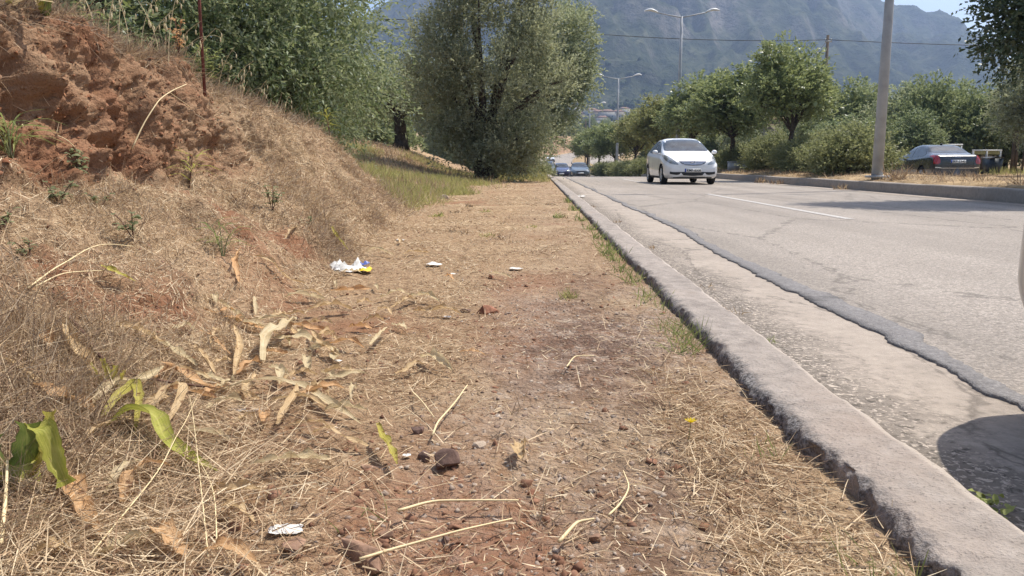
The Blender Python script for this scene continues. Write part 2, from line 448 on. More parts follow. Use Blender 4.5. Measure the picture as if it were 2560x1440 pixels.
sweep('kerb', kp, np.concatenate([np.linspace(-3, .5, 60), np.geomspace(.5, 60, 900)[1:], np.arange(62, 300, 3)]), M['kerb'], True, kerb_wob)

# right-hand kerb and the raised median behind it
mp = [(7.90, -.02), (7.90, .20), (7.915, .225), (7.94, .232), (8.08, .232), (8.10, .225), (8.105, .12)]
def mk_wob(X, Y): return .012 * fbm(Y * .8, X * 3, o=3), .010 * fbm(Y * .7, X * 2, 5.0, o=3)
YM = np.concatenate([np.arange(-6, 45, .25), np.arange(45, 300, 1.5)])
sweep('median_kerb', mp, YM, M['kerb2'], True, mk_wob)
sweep('gutter_strip', [(7.55, .004), (7.75, .005), (7.905, .008)], YM, M['gutter'], True, lambda X, Y: (.05 * fbm(Y * .7, 3.0) * (X < 7.6), 0 * X))
def med_wob(X, Y): return 0 * X, .035 * fbm(X * 1.7, Y * 1.7, o=4) * (X > 8.15) * (X < 11.2)
sweep('median_ground', [(8.09, .20), (8.2, .245)] + [(x, .26 + .09 * math.sin((x - 8.3) / 2.8 * math.pi)) for x in np.linspace(8.4, 11.1, 14)] + [(11.25, .23)], YM, M['verge_dry'], True, med_wob)
sweep('median_kerb', [(11.25, .15), (11.25, .235), (11.43, .235), (11.45, -.12)], YM, M['kerb2'], False)
sweep('roadside_ground', [(18.6, -.12), (18.62, .17), (18.8, .17), (19.5, .2), (24, .3), (34, .8), (60, 2.5), (140, 5)], YS, M['verge_dry'])
# verge and cut bank beyond the crest, where the road climbs and bends
sweep('verge_ground', [(.56, .06), (-1.5, .12), (-4, .5), (-9, 1.0), (-30, 3.5), (-90, 6)], np.arange(44, 422, 2.0), M['verge_dry'])
sweep('kerb', [(.5, -.1), (.5, .14), (.72, .14), (.74, -.1)], np.arange(296, 400, 3.0), M['kerb'], False)
sweep('cut_bank', [(-.6, .0), (-1.2, .35), (-1.5, 1.9), (-1.9, 3.3), (-2.3, 3.9), (-4, 4.4), (-12, 4.8)], np.arange(205, 400, 1.5), M['cut'], True,
      lambda X, Y: (.5 * fbm(Y * .25, X * 1.2, o=4) * (X < -.7), .5 * fbm(Y * .2, X, 3.0, o=3) * (X < -1.3) - 4.5 * (1 - sstep(205, 232, Y)) * (X < -.7)))

# worn lane line
M['paint'] = (lambda k: k.done(k.bsdf(k.mix(k.rmap(k.noise(k.coord(), 30, 6, .7), .38, .62), (.28, .255, .235), (.52, .49, .45)), .8, spec=.2)))(NT('worn_road_paint'))
for a, b in ((9.45, 17.3), (26.5, 34), (90, 94), (102, 106), (114, 118), (126, 130), (138, 142), (150, 154), (175, 179)):
    ysd = np.linspace(a, b, 6)
    sweep('road_line', [(3.66, .004), (3.78, .004)], ysd, M['paint'], False)

# ground sheet to the horizon
gx = np.concatenate([[-6000, -3000, -1200, -500, -200, -90], np.linspace(-40, 60, 26), [90, 140, 250, 500, 1200, 3000, 6000]])
gy = np.concatenate([[-400, -100, -30], np.linspace(-10, 400, 83), [450, 600, 1000, 2000, 4000, 7000]])
GX, GY = np.meshgrid(gx, gy)
GZ = pchip(_zy, _zz, np.clip(GY, -20, 420)) - .45 - 10 * sstep(450, 900, GY) * 0
P = np.stack([GX, GY, GZ], -1); n, k = GX.shape; idx = np.arange(n * k).reshape(n, k)
tag(link('ground', mesh_np('ground', P.reshape(-1, 3), np.stack([idx[:-1, :-1], idx[:-1, 1:], idx[1:, 1:], idx[1:, :-1]], -1).reshape(-1, 4)), M['ground']), kind='structure')

# mountain
def mount_h(x, y):
    # skyline elevation (as a slope seen from the road) over the bearing
    br = x / np.maximum(y, 1)
    crest = pchip([-.9, -.45, -.25, -.18, -.10, .05, .22, .40, .47, .55, .60, .70, 1.0, 1.6],
                  [.10, .12, .17, .205, .25, .30, .30, .235, .207, .185, .15, .115, .08, .06], np.clip(br, -.9, 1.6))
    rr = np.sqrt(x * x + y * y)
    top = crest * 1750
    t = np.clip((y - 480) / (1800 - 480), 0, 1.6)
    rise = np.where(t < 1, .12 * t + .88 * sstep(.12, 1.0, t) ** 1.35, 1 - .25 * (t - 1))
    wx = x + 90 * fbm(x / 420, y / 420, 1.0, o=3)
    rid = 1 - np.abs(fbm(wx / 230 + y / 1500, y / 520, 2.0, o=5, g=.55))
    rid2 = 1 - np.abs(fbm(wx / 85, y / 150, 6.0, o=4, g=.55))
    env = sstep(.10, .45, t) * (1 - .85 * sstep(.86, 1.0, t))
    h = top * rise + env * (80 * (rid - .72) + 38 * (rid2 - .7)) + 9 * fbm(x / 60, y / 60, 3.0, o=4) * sstep(.02, .2, t) + env * 9 * fbm(x / 24, y / 60, 8.0, o=3)
    foot = 55 * np.exp(-((x - 120) / 330) ** 2 - ((y - 1150) / 260) ** 2)
    return h + foot + 4
mx = np.linspace(-1500, 2300, 760); my = np.concatenate([np.linspace(395, 1900, 400), np.linspace(1930, 2900, 24)])
MX, MY = np.meshgrid(mx, my)
MZ0 = mount_h(MX, MY)
# bring the skyline to the heights the ridge has over each bearing
_sk = [ray(u, v) for u, v in ((560, 190), (760, 120), (900, 60), (985, 12), (1030, -20), (1120, -90), (1300, -170), (1700, -170), (2050, -60), (2200, 12), (2240, 26), (2330, 42), (2400, 58), (2440, 95), (2500, 160), (2600, 210), (2900, 260), (3400, 300))]
_sb = [q[0] / q[1] for q in _sk]; _se = [q[2] / q[1] for q in _sk]
_br = np.linspace(-1.2, 1.6, 281); _el = np.zeros(281)
_ib = np.clip(np.round((MX / MY + 1.2) / .01).astype(int), 0, 280)
np.maximum.at(_el, _ib.ravel(), ((MZ0 - EYE) / MY).ravel())
_el = np.maximum(_el, .02); _el = np.convolve(np.pad(_el, 3, mode='edge'), np.ones(7) / 7, 'valid')
_ra = np.interp(_br, _sb, _se) / _el
MZ = MZ0 * np.interp(MX / MY, _br, _ra) + 10 * sstep(395, 480, MY) - 14 * (1 - sstep(395, 470, MY)) + 5
P = np.stack([MX, MY, MZ], -1); n, k = MX.shape; idx = np.arange(n * k).reshape(n, k)
tag(link('mountain', mesh_np('mountain', P.reshape(-1, 3), np.stack([idx[:-1, :-1], idx[:-1, 1:], idx[1:, 1:], idx[1:, :-1]], -1).reshape(-1, 4), True), M['mountain']), kind='structure')
def mount_z(x, y):
    i = np.clip(np.searchsorted(my, y) - 1, 0, len(my) - 2); j = np.clip(np.searchsorted(mx, x) - 1, 0, len(mx) - 2)
    ty = (y - my[i]) / (my[i + 1] - my[i]); tx = (x - mx[j]) / (mx[j + 1] - mx[j])
    return (MZ[i, j] * (1 - tx) * (1 - ty) + MZ[i, j + 1] * tx * (1 - ty) + MZ[i + 1, j] * (1 - tx) * ty + MZ[i + 1, j + 1] * tx * ty)

# air between the camera and the mountain
hz = MB().box((400, 1200, 325), (5200, 3800, 690))
kh = NT('haze_air'); pv = kh.n('ShaderNodeVolumePrincipled')
pv.inputs['Color'].default_value = (.50, .67, 1.0, 1); pv.inputs['Density'].default_value = .00029
pv.inputs['Anisotropy'].default_value = .35
kh.t.links.new(pv.outputs[0], kh.out.inputs['Volume'])
tag(hz.build('haze', kh.m), kind='stuff')

# ------------------------------------------------------------------ verge path and earth bank: one sheet, profile swept in y
ST = [-3, 1, 2, 3, 4.5, 5.2, 6.3, 7.5, 8.7, 9.7, 11, 14, 20, 27, 34, 46]
TX = [-.62, -.66, -.75, -.86, -1.02, -1.08, -1.17, -1.27, -1.34, -1.42, -1.5, -1.6, -1.7, -1.8, -1.8, -1.8]
TZ = [.09, .09, .09, .09, .09, .09, .09, .09, .09, .09, .10, .10, .11, .12, .1, -.1]
MXx = [-1.2, -1.2, -1.2, -1.22, -1.3, -1.35, -1.42, -1.5, -1.6, -1.68, -1.75, -1.9, -2.1, -2.2, -2.2, -2.2]
MZz = [.30, .30, .29, .28, .28, .27, .27, .25, .22, .17, .14, .14, .16, .18, .15, -.05]
BX = [-1.72, -1.72, -1.72, -1.72, -1.74, -1.76, -1.78, -1.80, -1.84, -1.9, -2.0, -2.3, -2.6, -2.7, -2.7, -2.7]
BZ = [.62, .62, .61, .60, .58, .60, .60, .58, .50, .25, .17, .19, .22, .26, .22, .0]
RX = [-2.02, -2.02, -2.02, -2.02, -2.03, -2.05, -2.08, -2.10, -2.15, -2.2, -2.4, -2.9, -3.2, -3.4, -3.4, -3.4]
RZ = [1.27, 1.27, 1.26, 1.22, 1.18, 1.08, 1.04, .93, .71, .32, .23, .27, .32, .40, .38, .2]
PX = [-3.4] * 9 + [-3.4, -3.5, -4.2, -4.8, -5, -5, -5]
PZ = [1.30, 1.30, 1.29, 1.27, 1.22, 1.15, 1.10, 1.0, .80, .56, .46, .52, .62, .95, 1.1, .8]
QX = [-8] * 16
QZ = [1.35, 1.35, 1.35, 1.35, 1.32, 1.28, 1.25, 1.2, 1.1, 1.0, .9, .9, 1.1, 1.6, 1.7, 1.4]
SX = [-34] * 16
SZ = [2.2] * 13 + [2.6, 2.8, 2.8]
gyv = np.concatenate([np.linspace(-3, .75, 24), np.geomspace(.75, 46, 860)[1:]])
cx = np.stack([np.full(len(gyv), .56)] + [pchip(ST, q, gyv) for q in (TX, MXx, BX, RX, PX, QX, SX)], 1)
cz = np.stack([np.where(gyv > 40, .090 + roadz(gyv), .090)] + [pchip(ST, q, gyv) for q in (TZ, MZz, BZ, RZ, PZ, QZ, SZ)], 1)
seg_n = [120, 56, 56, 110, 34, 16, 12]
sv = np.concatenate([np.linspace(i, i + 1, nn, endpoint=False) for i, nn in enumerate(seg_n)] + [[7.0]])
# arc-length-ish smooth interpolation of the profile
GXv = np.empty((len(gyv), len(sv))); GZv = np.empty_like(GXv)
kn = np.arange(8.0)
for i in range(len(gyv)):
    GXv[i] = pchip(kn, cx[i], sv); GZv[i] = pchip(kn, cz[i], sv)
GYv = np.broadcast_to(gyv[:, None], GXv.shape).copy()
SVv = np.broadcast_to(sv[None], GXv.shape)
# surface normals in the cross-section
tx_ = np.gradient(GXv, axis=1); tz_ = np.gradient(GZv, axis=1)
ln = np.sqrt(tx_ ** 2 + tz_ ** 2) + 1e-9
NX, NZ = tz_ / ln, -tx_ / ln            # pointing up / towards the road
bank = sstep(1.0, 2.0, SVv) * (1 - sstep(4.0, 4.8, SVv)) * (1 - sstep(9, 11, GYv))
face = sstep(2.8, 3.1, SVv) * (1 - sstep(3.85, 4.1, SVv)) * (1 - sstep(4.3, 6.0, GYv + .25 * fbm(GYv * 3, SVv * 4, o=3)))
d = .010 * fbm(GXv * 6, GYv * 6, 0.0, o=5) + .004 * fbm(GXv * 45, GYv * 45, 1.0, o=3)
d = d * sstep(0, .06, SVv)
d = d + bank * (.045 * fbm(GXv * 4, GYv * 4, GZv * 4, o=5) + .018 * fbm(GXv * 18, GYv * 18, GZv * 18, o=4))
crag = fbm(GXv * 7, GYv * 9, GZv * 5, o=6, g=.62)
d = d + face * (.040 * crag - .035 * np.maximum(0, vnoise(GYv * 9, GZv * 7, 3.3) - .2) + .022 * fbm(GYv * 22, GXv * 22, GZv * 7, o=4, g=.6) + .010 * np.abs(vnoise(GYv * 38, GXv * 20, GZv * 26)) + .006 * vnoise(GYv * 80, GXv * 40, GZv * 75) + .012 * (np.abs(vnoise(GYv * 13 + .6 * vnoise(GYv * 5, GZv * 5), 4.4, GZv * 1.2)) - .3) + .010 * np.round(2.0 * fbm(GYv * 6, GZv * 8, 5.5, o=3)))
# hollows eroded at the foot of the face
def hollow(y0, z0, ry, rz, dep):
    return -dep * np.exp(-((GYv - y0) / ry) ** 4 - ((GZv - z0) / rz) ** 4) * sstep(2.6, 2.9, SVv)
for q in ((3.35, .66, .13, .10, .12), (3.18, .78, .10, .08, .09), (2.85, .86, .16, .07, .09), (4.15, .66, .08, .14, .06), (4.7, .7, .12, .09, .07), (2.55, .74, .1, .1, .08), (5.3, .72, .1, .1, .05)):
    d = d + hollow(*q)
lump = sstep(4.0, 4.3, SVv)
d = d + lump * .05 * fbm(GXv * 1.2, GYv * 1.2, 2.0, o=4)
GXd = GXv + d * NX; GZd = GZv + d * NZ
GXd[:, 0] = GXv[:, 0]; GZd[:, 0] = GZv[:, 0] - .03
# cover: 0 bare red earth, 1 straw litter; stones and moss near the kerb
nn_ = fbm(GXv * 1.6, GYv * 1.3, 8.0, o=4)
straw = np.clip(.74 + .75 * nn_ * (1 - .7 * sstep(4, 6, GYv)) - .95 * bank * (1 - .75 * sstep(3.6, 5.2, GYv)) * np.maximum(0, fbm(GXv * 2.6, GYv * 2.2, 33.0, o=4)), 0, 1)
straw = straw * (1 - .85 * face); straw = np.where(SVv < 1, straw * (.62 + .3 * sstep(3.5, 8, GYv)) * np.clip(.95 + .9 * fbm(GXv * 1.3, GYv * .8, 41.0, o=4), .15, 1.25), straw)
red_patch = np.exp(-((GYv - 2.35) / .75) ** 2 - ((GXv + 1.45) / .32) ** 2) + .8 * np.exp(-((GYv - 3.2) / .6) ** 2 - ((GXv + 1.38) / .22) ** 2)
straw = np.clip(straw - .75 * red_patch * (.6 + nn_), 0, 1)
stony = sstep(-.35, .05, GXv - .12 * nn_) * (SVv < 1) * (1 - .75 * sstep(2.6, 4.5, GYv)) * np.clip(.85 + .5 * nn_, 0, 1)
straw = straw * (1 - .55 * stony)
kside = sstep(.22, .34, GXv + .05 * nn_) * (SVv < 1) * (1 - sstep(1.6, 2.4, GYv)); straw = np.clip(straw + .6 * kside, 0, 1); stony = stony * (1 - .8 * kside)
mossy = (np.exp(-((GXv - .22) / .14) ** 2) + .6 * np.exp(-((GXv - .02) / .18) ** 2 - ((GYv - 2.3) / .7) ** 2)) * (SVv < 1) * (1 - sstep(3.2, 5, GYv))
GP = np.stack([GXd, GYv, GZd], -1)
n, k = GXd.shape; idx = np.arange(n * k).reshape(n, k)
F = np.stack([idx[:-1, :-1], idx[1:, :-1], idx[1:, 1:], idx[:-1, 1:]], -1).reshape(-1, 4)
verge_me = mesh_np('earth_bank', GP.reshape(-1, 3), F, True, {'straw': straw.ravel(), 'stony': stony.ravel(), 'moss': mossy.ravel()})
tag(link('earth_bank', verge_me, M['soil']), kind='structure')
# normals + cell areas for scattering
du = GP[1:, :-1] - GP[:-1, :-1]; dv = GP[:-1, 1:] - GP[:-1, :-1]
cr_ = np.cross(dv, du) * -1
AREA = np.linalg.norm(cr_, axis=-1); NRM = norm(cr_); NRM = np.where(NRM[..., 2:3] < -.2, -NRM, NRM)
CEN = (GP[1:, :-1] + GP[:-1, 1:]) / 2
# projected pixel of every grid vertex, for placing things where they lie
def _proj(P):
    q = P - np.array((0, 0, EYE)); w = q @ _F
    return 1280 + 1971 * (q @ _R) / w, 720 - 1971 * (q @ _U) / w, w
_pu, _pv, _pw = _proj(GP.reshape(-1, 3))
_ok = (_pw > .3) & (SVv.ravel() < 6)
def at(u, v):
    """point of the verge or bank seen at a pixel of the photograph"""
    r = 6.0
    while True:
        m = np.where(_ok & (np.abs(_pu - u) < r) & (np.abs(_pv - v) < r))[0]
        if len(m): break
        r *= 1.6
    dd = np.hypot(_pu[m] - u, _pv[m] - v); near = _pw[m].min()
    m2 = m[_pw[m] < near * 1.12]; j = m2[np.argmin(np.hypot(_pu[m2] - u, _pv[m2] - v))]
    return GP.reshape(-1, 3)[j].copy()
def ground_near(x, y):
    """height of the verge sheet at (x, y)"""
    i = int(np.clip(np.searchsorted(gyv, y), 0, len(gyv) - 1))
    o_ = np.argsort(GXd[i]); return float(np.interp(x, GXd[i][o_], GZd[i][o_]))
def scatter(n, dens):
    w = (AREA * dens).ravel(); w = w / w.sum()
    c = rng.choice(len(w), n, p=w)
    i, j = np.unravel_index(c, AREA.shape)
    a, b = rng.random(n)[:, None], rng.random(n)[:, None]
    p = GP[i, j] * (1 - a) * (1 - b) + GP[i + 1, j] * a * (1 - b) + GP[i, j + 1] * (1 - a) * b + GP[i + 1, j + 1] * a * b
    return p, NRM[i, j]
CX, CY, CS = CEN[..., 0], CEN[..., 1], (SVv[:-1, :-1] + SVv[1:, 1:]) / 2
VIS = (CX / np.maximum(CY, .1) > -.80) & (CY > .8)
# ------------------------------------------------------------------ foliage
M['olive'] = leaf_mat('olive_leaves', [(0.114, 0.140, 0.061), (0.182, 0.221, 0.101), (0.259, 0.290, 0.150), (0.366, 0.381, 0.214)], back=(0.381, 0.411, 0.290), trans=.42, rough=.55, spec=.3)
M['olive_warm'] = leaf_mat('olive_leaves_in_flower', [(.105, .118, .062), (.185, .198, .108), (.28, .28, .155), (.40, .37, .215)], back=(.36, .375, .27), trans=.45, rough=.55, spec=.3, big=.5)
M['dark_leaf'] = leaf_mat('dark_olive_leaves', [(0.059, 0.088, 0.035), (0.102, 0.152, 0.055), (0.154, 0.212, 0.082), (0.234, 0.278, 0.132)], back=(0.248, 0.293, 0.191), trans=.42, rough=.5, spec=.35)
M['street_leaf'] = leaf_mat('street_tree_leaves', [(0.066, 0.090, 0.037), (0.124, 0.168, 0.059), (0.205, 0.249, 0.088), (0.351, 0.366, 0.132)], back=(0.234, 0.278, 0.132), trans=.42, rough=.4, spec=.5)
M['street_leaf_warm'] = leaf_mat('yellowing_tree_leaves', [(0.078, 0.090, 0.029), (0.168, 0.179, 0.052), (0.280, 0.258, 0.078), (0.403, 0.336, 0.112)], back=(0.224, 0.235, 0.101), trans=.45, rough=.4, spec=.5)
M['bush_leaf'] = leaf_mat('bush_leaves', [(0.088, 0.100, 0.041), (0.161, 0.176, 0.066), (0.249, 0.249, 0.102), (0.366, 0.322, 0.154)], back=(0.234, 0.249, 0.132), trans=.4, rough=.5, spec=.35, big=.5)
M['far_leaf'] = leaf_mat('far_tree_leaves', [(0.083, 0.107, 0.048), (0.143, 0.182, 0.077), (0.210, 0.247, 0.107), (0.285, 0.315, 0.150)], back=(0.225, 0.270, 0.150), trans=.42, rough=.5, spec=.3, big=.5)
M['carob_leaf'] = leaf_mat('carob_leaves', [(.030, .046, .02), (.055, .08, .03), (.085, .115, .045)], back=(.10, .13, .07), trans=.25, rough=.4, spec=.4)
M['bark'] = plain('bark', (.085, .066, .050), .95, 0, .1, .3, 14, .8)
M['grey_bark'] = plain('grey_bark', (.12, .10, .082), .95, 0, .1, .3, 14, .8)

def leaf_quads(P, D, Nn, L, W):
    """diamond leaves: base, left, tip, right with a slight fold"""
    S = norm(np.cross(D, Nn)); L = L[:, None]; W = W[:, None]
    mid = P + D * L * .45
    V = np.stack([P, mid + S * W * .5 + Nn * W * .18, P + D * L, mid - S * W * .5 + Nn * W * .18], 1).reshape(-1, 3)
    F = np.arange(len(V)).reshape(-1, 4)
    return V, F

def crown_np(R, lobes, n_clump, twigs, leaves, clump_r, twig_len, leaf_l, leaf_w, up=.35, droop=.25, shell=.5, fill=.12, spread=.9):
    """lobes: (x, y, z, rx, ry, rz, weight) -> leaf quads; also returns the clump centres"""
    lobes = np.asarray(lobes, float)
    w = lobes[:, 6] * lobes[:, 3] * lobes[:, 4] * lobes[:, 5]; w = w / w.sum()
    li = R.choice(len(lobes), n_clump, p=w)
    dirs = norm(R.normal(size=(n_clump, 3))); rad = R.uniform(shell ** 3, 1, n_clump) ** (1 / 3)
    cc = lobes[li, :3] + dirs * rad[:, None] * lobes[li, 3:6]
    outl = norm(dirs * (1 / lobes[li, 3:6]))
    csz = R.uniform(.6, 1.35, n_clump)
    nt = n_clump * twigs
    ci = np.repeat(np.arange(n_clump), twigs)
    b = norm(R.normal(size=(nt, 3))) * (R.random(nt) ** .5)[:, None] * (clump_r * csz[ci])[:, None]
    o = cc[ci] + b * (.75, .75, .65)
    d = norm(b / clump_r * .9 + outl[ci] * .55 + np.array((0, 0, up)) + R.normal(size=(nt, 3)) * .35)
    tl = twig_len * R.uniform(.55, 1.3, nt)
    ti = np.repeat(np.arange(nt), leaves)
    t = np.tile(np.linspace(.12, 1, leaves), nt) + R.uniform(-.06, .06, nt * leaves)
    p = o[ti] + d[ti] * (tl[ti] * t)[:, None]; p[:, 2] -= droop * tl[ti] * t * t
    ld = norm(d[ti] * .75 + R.normal(size=(len(ti), 3)) * spread * .6); ld[:, 2] -= .12
    ld = norm(ld)
    ln_ = norm(np.cross(ld, R.normal(size=(len(ti), 3)))); ln_ = np.where((ln_[:, 2] < 0)[:, None] & (R.random(len(ti)) < .72)[:, None], -ln_, ln_)
    L = leaf_l * R.uniform(.6, 1.25, len(ti)); W = leaf_w * R.uniform(.7, 1.25, len(ti))
    V, F = leaf_quads(p, ld, ln_, L, W)
    if fill > 0:
        nf = int(len(ti) * fill)
        fi = R.choice(n_clump, nf)
        fp = lobes[li[fi], :3] + (cc[fi] - lobes[li[fi], :3]) * R.uniform(.25, .9, nf)[:, None] + R.normal(size=(nf, 3)) * clump_r * .5
        fd = norm(R.normal(size=(nf, 3))); fn = norm(np.cross(fd, R.normal(size=(nf, 3))))
        V2, F2 = leaf_quads(fp, fd, fn, leaf_l * 1.6 * R.uniform(.7, 1.2, nf), leaf_w * 2.2 * R.uniform(.7, 1.2, nf))
        F = np.concatenate([F, F2 + len(V)]); V = np.concatenate([V, V2])
    return V, F, cc

def limbs(mb, R, base, fork_z, r0, targets, n=14, wob=.12, forks=3, lean=(0, 0)):
    """trunk up to fork_z, then tapered limbs to some clump centres"""
    base = np.asarray(base, float); f = base + np.array((lean[0], lean[1], fork_z))
    k = 7; t = np.linspace(0, 1, k)[:, None]
    tr = base * (1 - t) + f * t + np.concatenate([R.normal(size=(k, 2)) * r0 * .35 * np.sin(t * np.pi), np.zeros((k, 1))], 1)
    mb.tube(tr, np.linspace(r0 * 1.25, r0 * .8, k) + np.array([r0 * .4] + [0] * (k - 1)), 9)
    sel = R.choice(len(targets), min(n, len(targets)), replace=False)
    for q in sel:
        e = targets[q]; t = np.linspace(0, 1, 7)[:, None]
        c1 = f + (e - f) * .4 + np.array((0, 0, .18 * np.linalg.norm(e - f)))
        pts = (1 - t) ** 2 * (f - np.array((0, 0, r0 * .6))) + 2 * t * (1 - t) * c1 + t * t * e + R.normal(size=(7, 3)) * wob * .35 * t
        rr = R.uniform(.38, .62) * r0
        mb.tube(pts, np.linspace(rr, rr * .18, 7), 6, False)

def tree(name, label, cat, base, lobes, mat_, R, trunk=(.6, .12), nlimb=14, group=None, bark='bark', lean=(0, 0), **kw):
    t = thing(name, label, cat, base, 0, group)
    V, F, cc = crown_np(R, lobes, **kw)
    link('crown', mesh_np('crown', V, F), mat_, t)
    mb = MB(); limbs(mb, R, (0, 0, -.15), trunk[0] + .15, trunk[1], cc, nlimb, lean=lean)
    mb.build('trunk', M[bark], t, True)
    return t

def R_(s): return np.random.default_rng(s)
OL = dict(twigs=9, leaves=11, clump_r=.42, twig_len=.34, leaf_l=.062, leaf_w=.016)

# big dark olive close behind the bank
tree('olive_tree', 'big dark green olive tree with low sweeping branches just behind the red bank', 'tree', (-4.1, 12.6, .5),
     [(-.6, 0, 2.5, 2.1, 2.1, 2.6, 1), (.35, -.5, 1.75, 1.4, 1.5, 1.2, 1.6), (-.6, -1.0, 1.2, 1.8, 1.2, 1.2, 1.0), (-1.3, -.6, 1.6, 1.8, 1.6, 1.7, 1), (-.3, -.2, 3.9, 1.1, 1.5, 1.4, 1), (.75, .1, 2.2, .85, 1.3, 1.1, 1.2), (-.9, 0, 5.0, 1.7, 1.8, 1.4, .7)],
     M['dark_leaf'], R_(11), trunk=(1.1, .24), n_clump=520, shell=.72, up=.05, droop=.55, **dict(OL, twigs=17, leaves=11, twig_len=.44, clump_r=.52, leaf_l=.085, leaf_w=.026))
# left neighbour, seen in shade above the bank
tree('olive_tree', 'dark olive tree rising behind the top of the red bank by the rusty pole', 'tree', (-6.6, 10.2, .9),
     [(0, 0, 2.3, 2.2, 2.0, 2.3, 1), (1.2, -.5, 1.4, 1.4, 1.4, 1.2, 1), (-1.4, .2, 1.8, 1.7, 1.6, 1.8, 1), (.2, 0, 4.0, 1.8, 1.8, 1.5, .8)],
     M['dark_leaf'], R_(12), trunk=(1.0, .2), n_clump=520, up=.05, droop=.5, **dict(OL, leaf_l=.085, leaf_w=.028))
tree('olive_tree', 'dark olive tree at the left edge behind the maize growing on the bank', 'tree', (-8.0, 8.2, 1.1),
     [(0, 0, 2.3, 2.1, 2.0, 2.2, 1), (1.0, -.5, 1.5, 1.4, 1.4, 1.3, 1), (0, 0, 3.8, 1.6, 1.6, 1.4, .8)],
     M['dark_leaf'], R_(13), trunk=(1.0, .2), n_clump=320, up=.05, droop=.5, **dict(OL, leaf_l=.09, leaf_w=.03))
tree('olive_tree', 'shaded olive tree standing deep in the grove behind the two dark olives', 'tree', (-8.2, 19.5, 1.1),
     [(0, 0, 3.0, 2.9, 2.2, 2.7, 1), (2.0, 0, 1.9, 1.6, 1.6, 1.6, 1), (-2.2, 0, 2.2, 1.8, 1.7, 1.8, 1)],
     M['dark_leaf'], R_(14), trunk=(1.2, .25), n_clump=260, up=.1, droop=.4, **dict(OL, leaf_l=.09, leaf_w=.03))
tree('olive_tree', 'olive tree far back in the grove seen above the sunlit grass patch', 'tree', (-5.6, 33, 1.4),
     [(0, 0, 2.3, 2.2, 1.9, 1.5, 1), (-2.4, 0, 2.2, 2.2, 1.9, 1.6, 1), (1.7, 0, 2.2, 1.3, 1.5, 1.5, 1)],
     M['olive'], R_(15), trunk=(1.3, .25), n_clump=340, up=.2, droop=.3, **dict(OL, leaf_l=.11, leaf_w=.045))
# tall silver olive by the end of the path
Rb = R_(160); plumes = [(0, 0, 3.0, 1.5, 1.3, 2.3, .5)]
for i in range(30):                                     # upright plumes round an uneven outline
    z_ = Rb.uniform(.7, 6.2); half = np.interp(z_, [.5, 1.2, 2.2, 4.2, 5.4, 6.6], [1.3, 1.9, 2.25, 2.1, 1.75, 1.1])
    a_ = Rb.uniform(0, 6.28); k_ = Rb.uniform(.62, 1.0)
    plumes.append((half * k_ * math.cos(a_) + .05 * z_, half * .8 * k_ * math.sin(a_), z_, Rb.uniform(.36, .66), Rb.uniform(.4, .65), Rb.uniform(.55, 1.05), 1.6))
for x_, y_, z_, r_ in ((-.7, -.5, 1.15, .6), (-.1, -.6, .7, .65), (.5, -.5, .75, .7), (1.1, -.4, .8, .65), (1.6, -.3, 1.2, .6), (.2, .4, .6, .7), (.9, .3, .6, .7), (-.4, .4, .9, .6), (1.5, .2, .7, .5), (-1.2, .0, 1.7, .6)):
    plumes.append((x_, y_, z_, r_, r_, r_ * .95, 2.0))
tree('olive_tree', 'tall silvery olive tree with sunlit right side at the end of the dirt path', 'tree', (-1.55, 24.6, .3), plumes,
     M['olive_warm'], R_(16), trunk=(1.1, .26), nlimb=30, n_clump=700, shell=.5, up=.75, droop=.05, fill=.03, **dict(OL, twigs=12, leaf_l=.10, leaf_w=.040, twig_len=.60, clump_r=.27))
tree('olive_tree', 'narrow darker olive tree leaning over the road behind the tall silvery olive', 'tree', (-.55, 30.5, .25),
     [(.6, 0, 2.6, 1.5, 1.3, 1.8, 1), (1.75, 0, 4.6, .98, 1.1, 1.65, 1.2), (1.9, 0, 3.3, .85, 1.0, 1.0, 1), (.3, 0, 4.2, 1.2, 1.2, 1.6, 1)],
     M['olive'], R_(17), trunk=(1.3, .2), n_clump=380, up=.35, droop=.2, **dict(OL, leaf_l=.12, leaf_w=.05, twig_len=.42))

# street trees on the median
def street_tree_np(s, mat_):
    R = R_(s)
    lob = [(0, 0, 2.9, 1.25, 1.2, 1.05, 1), (.85, .1, 2.7, .95, .9, .85, 1), (-.85, -.1, 2.75, .95, .9, .85, 1), (.3, .3, 3.8, .75, .7, .8, 1), (-.45, -.1, 3.9, .62, .6, .85, 1), (.75, -.1, 3.7, .55, .6, .75, 1)]
    lob = [tuple(np.array(l) + np.concatenate([R.normal(size=3) * .12, [0, 0, 0, 0]])) for l in lob]
    V, F, cc = crown_np(R, lob, 205, 9, 9, .30, .34, .13, .054, up=.55, droop=.05, shell=.6, fill=.2)
    me = mesh_np('crown', V, F); me.materials.append(mat_)
    mb = MB(); limbs(mb, R, (0, 0, -.2), 1.75, .085, cc, 14, lean=(.05, 0))
    mt = mb.mesh('trunk', True); mt.materials.append(M['bark'])
    return me, mt
PR = [street_tree_np(31, M['street_leaf']), street_tree_np(32, M['street_leaf']), street_tree_np(33, M['street_leaf_warm'])]
def street_tree(x, y, z, s, rz, proto, label):
    t = thing('street_tree', label, 'tree', (x, y, z), rz, 'street trees along the median')
    t.scale = (s[0], s[0], s[1])
    link('crown', PR[proto][0], None, t); link('trunk', PR[proto][1], None, t)
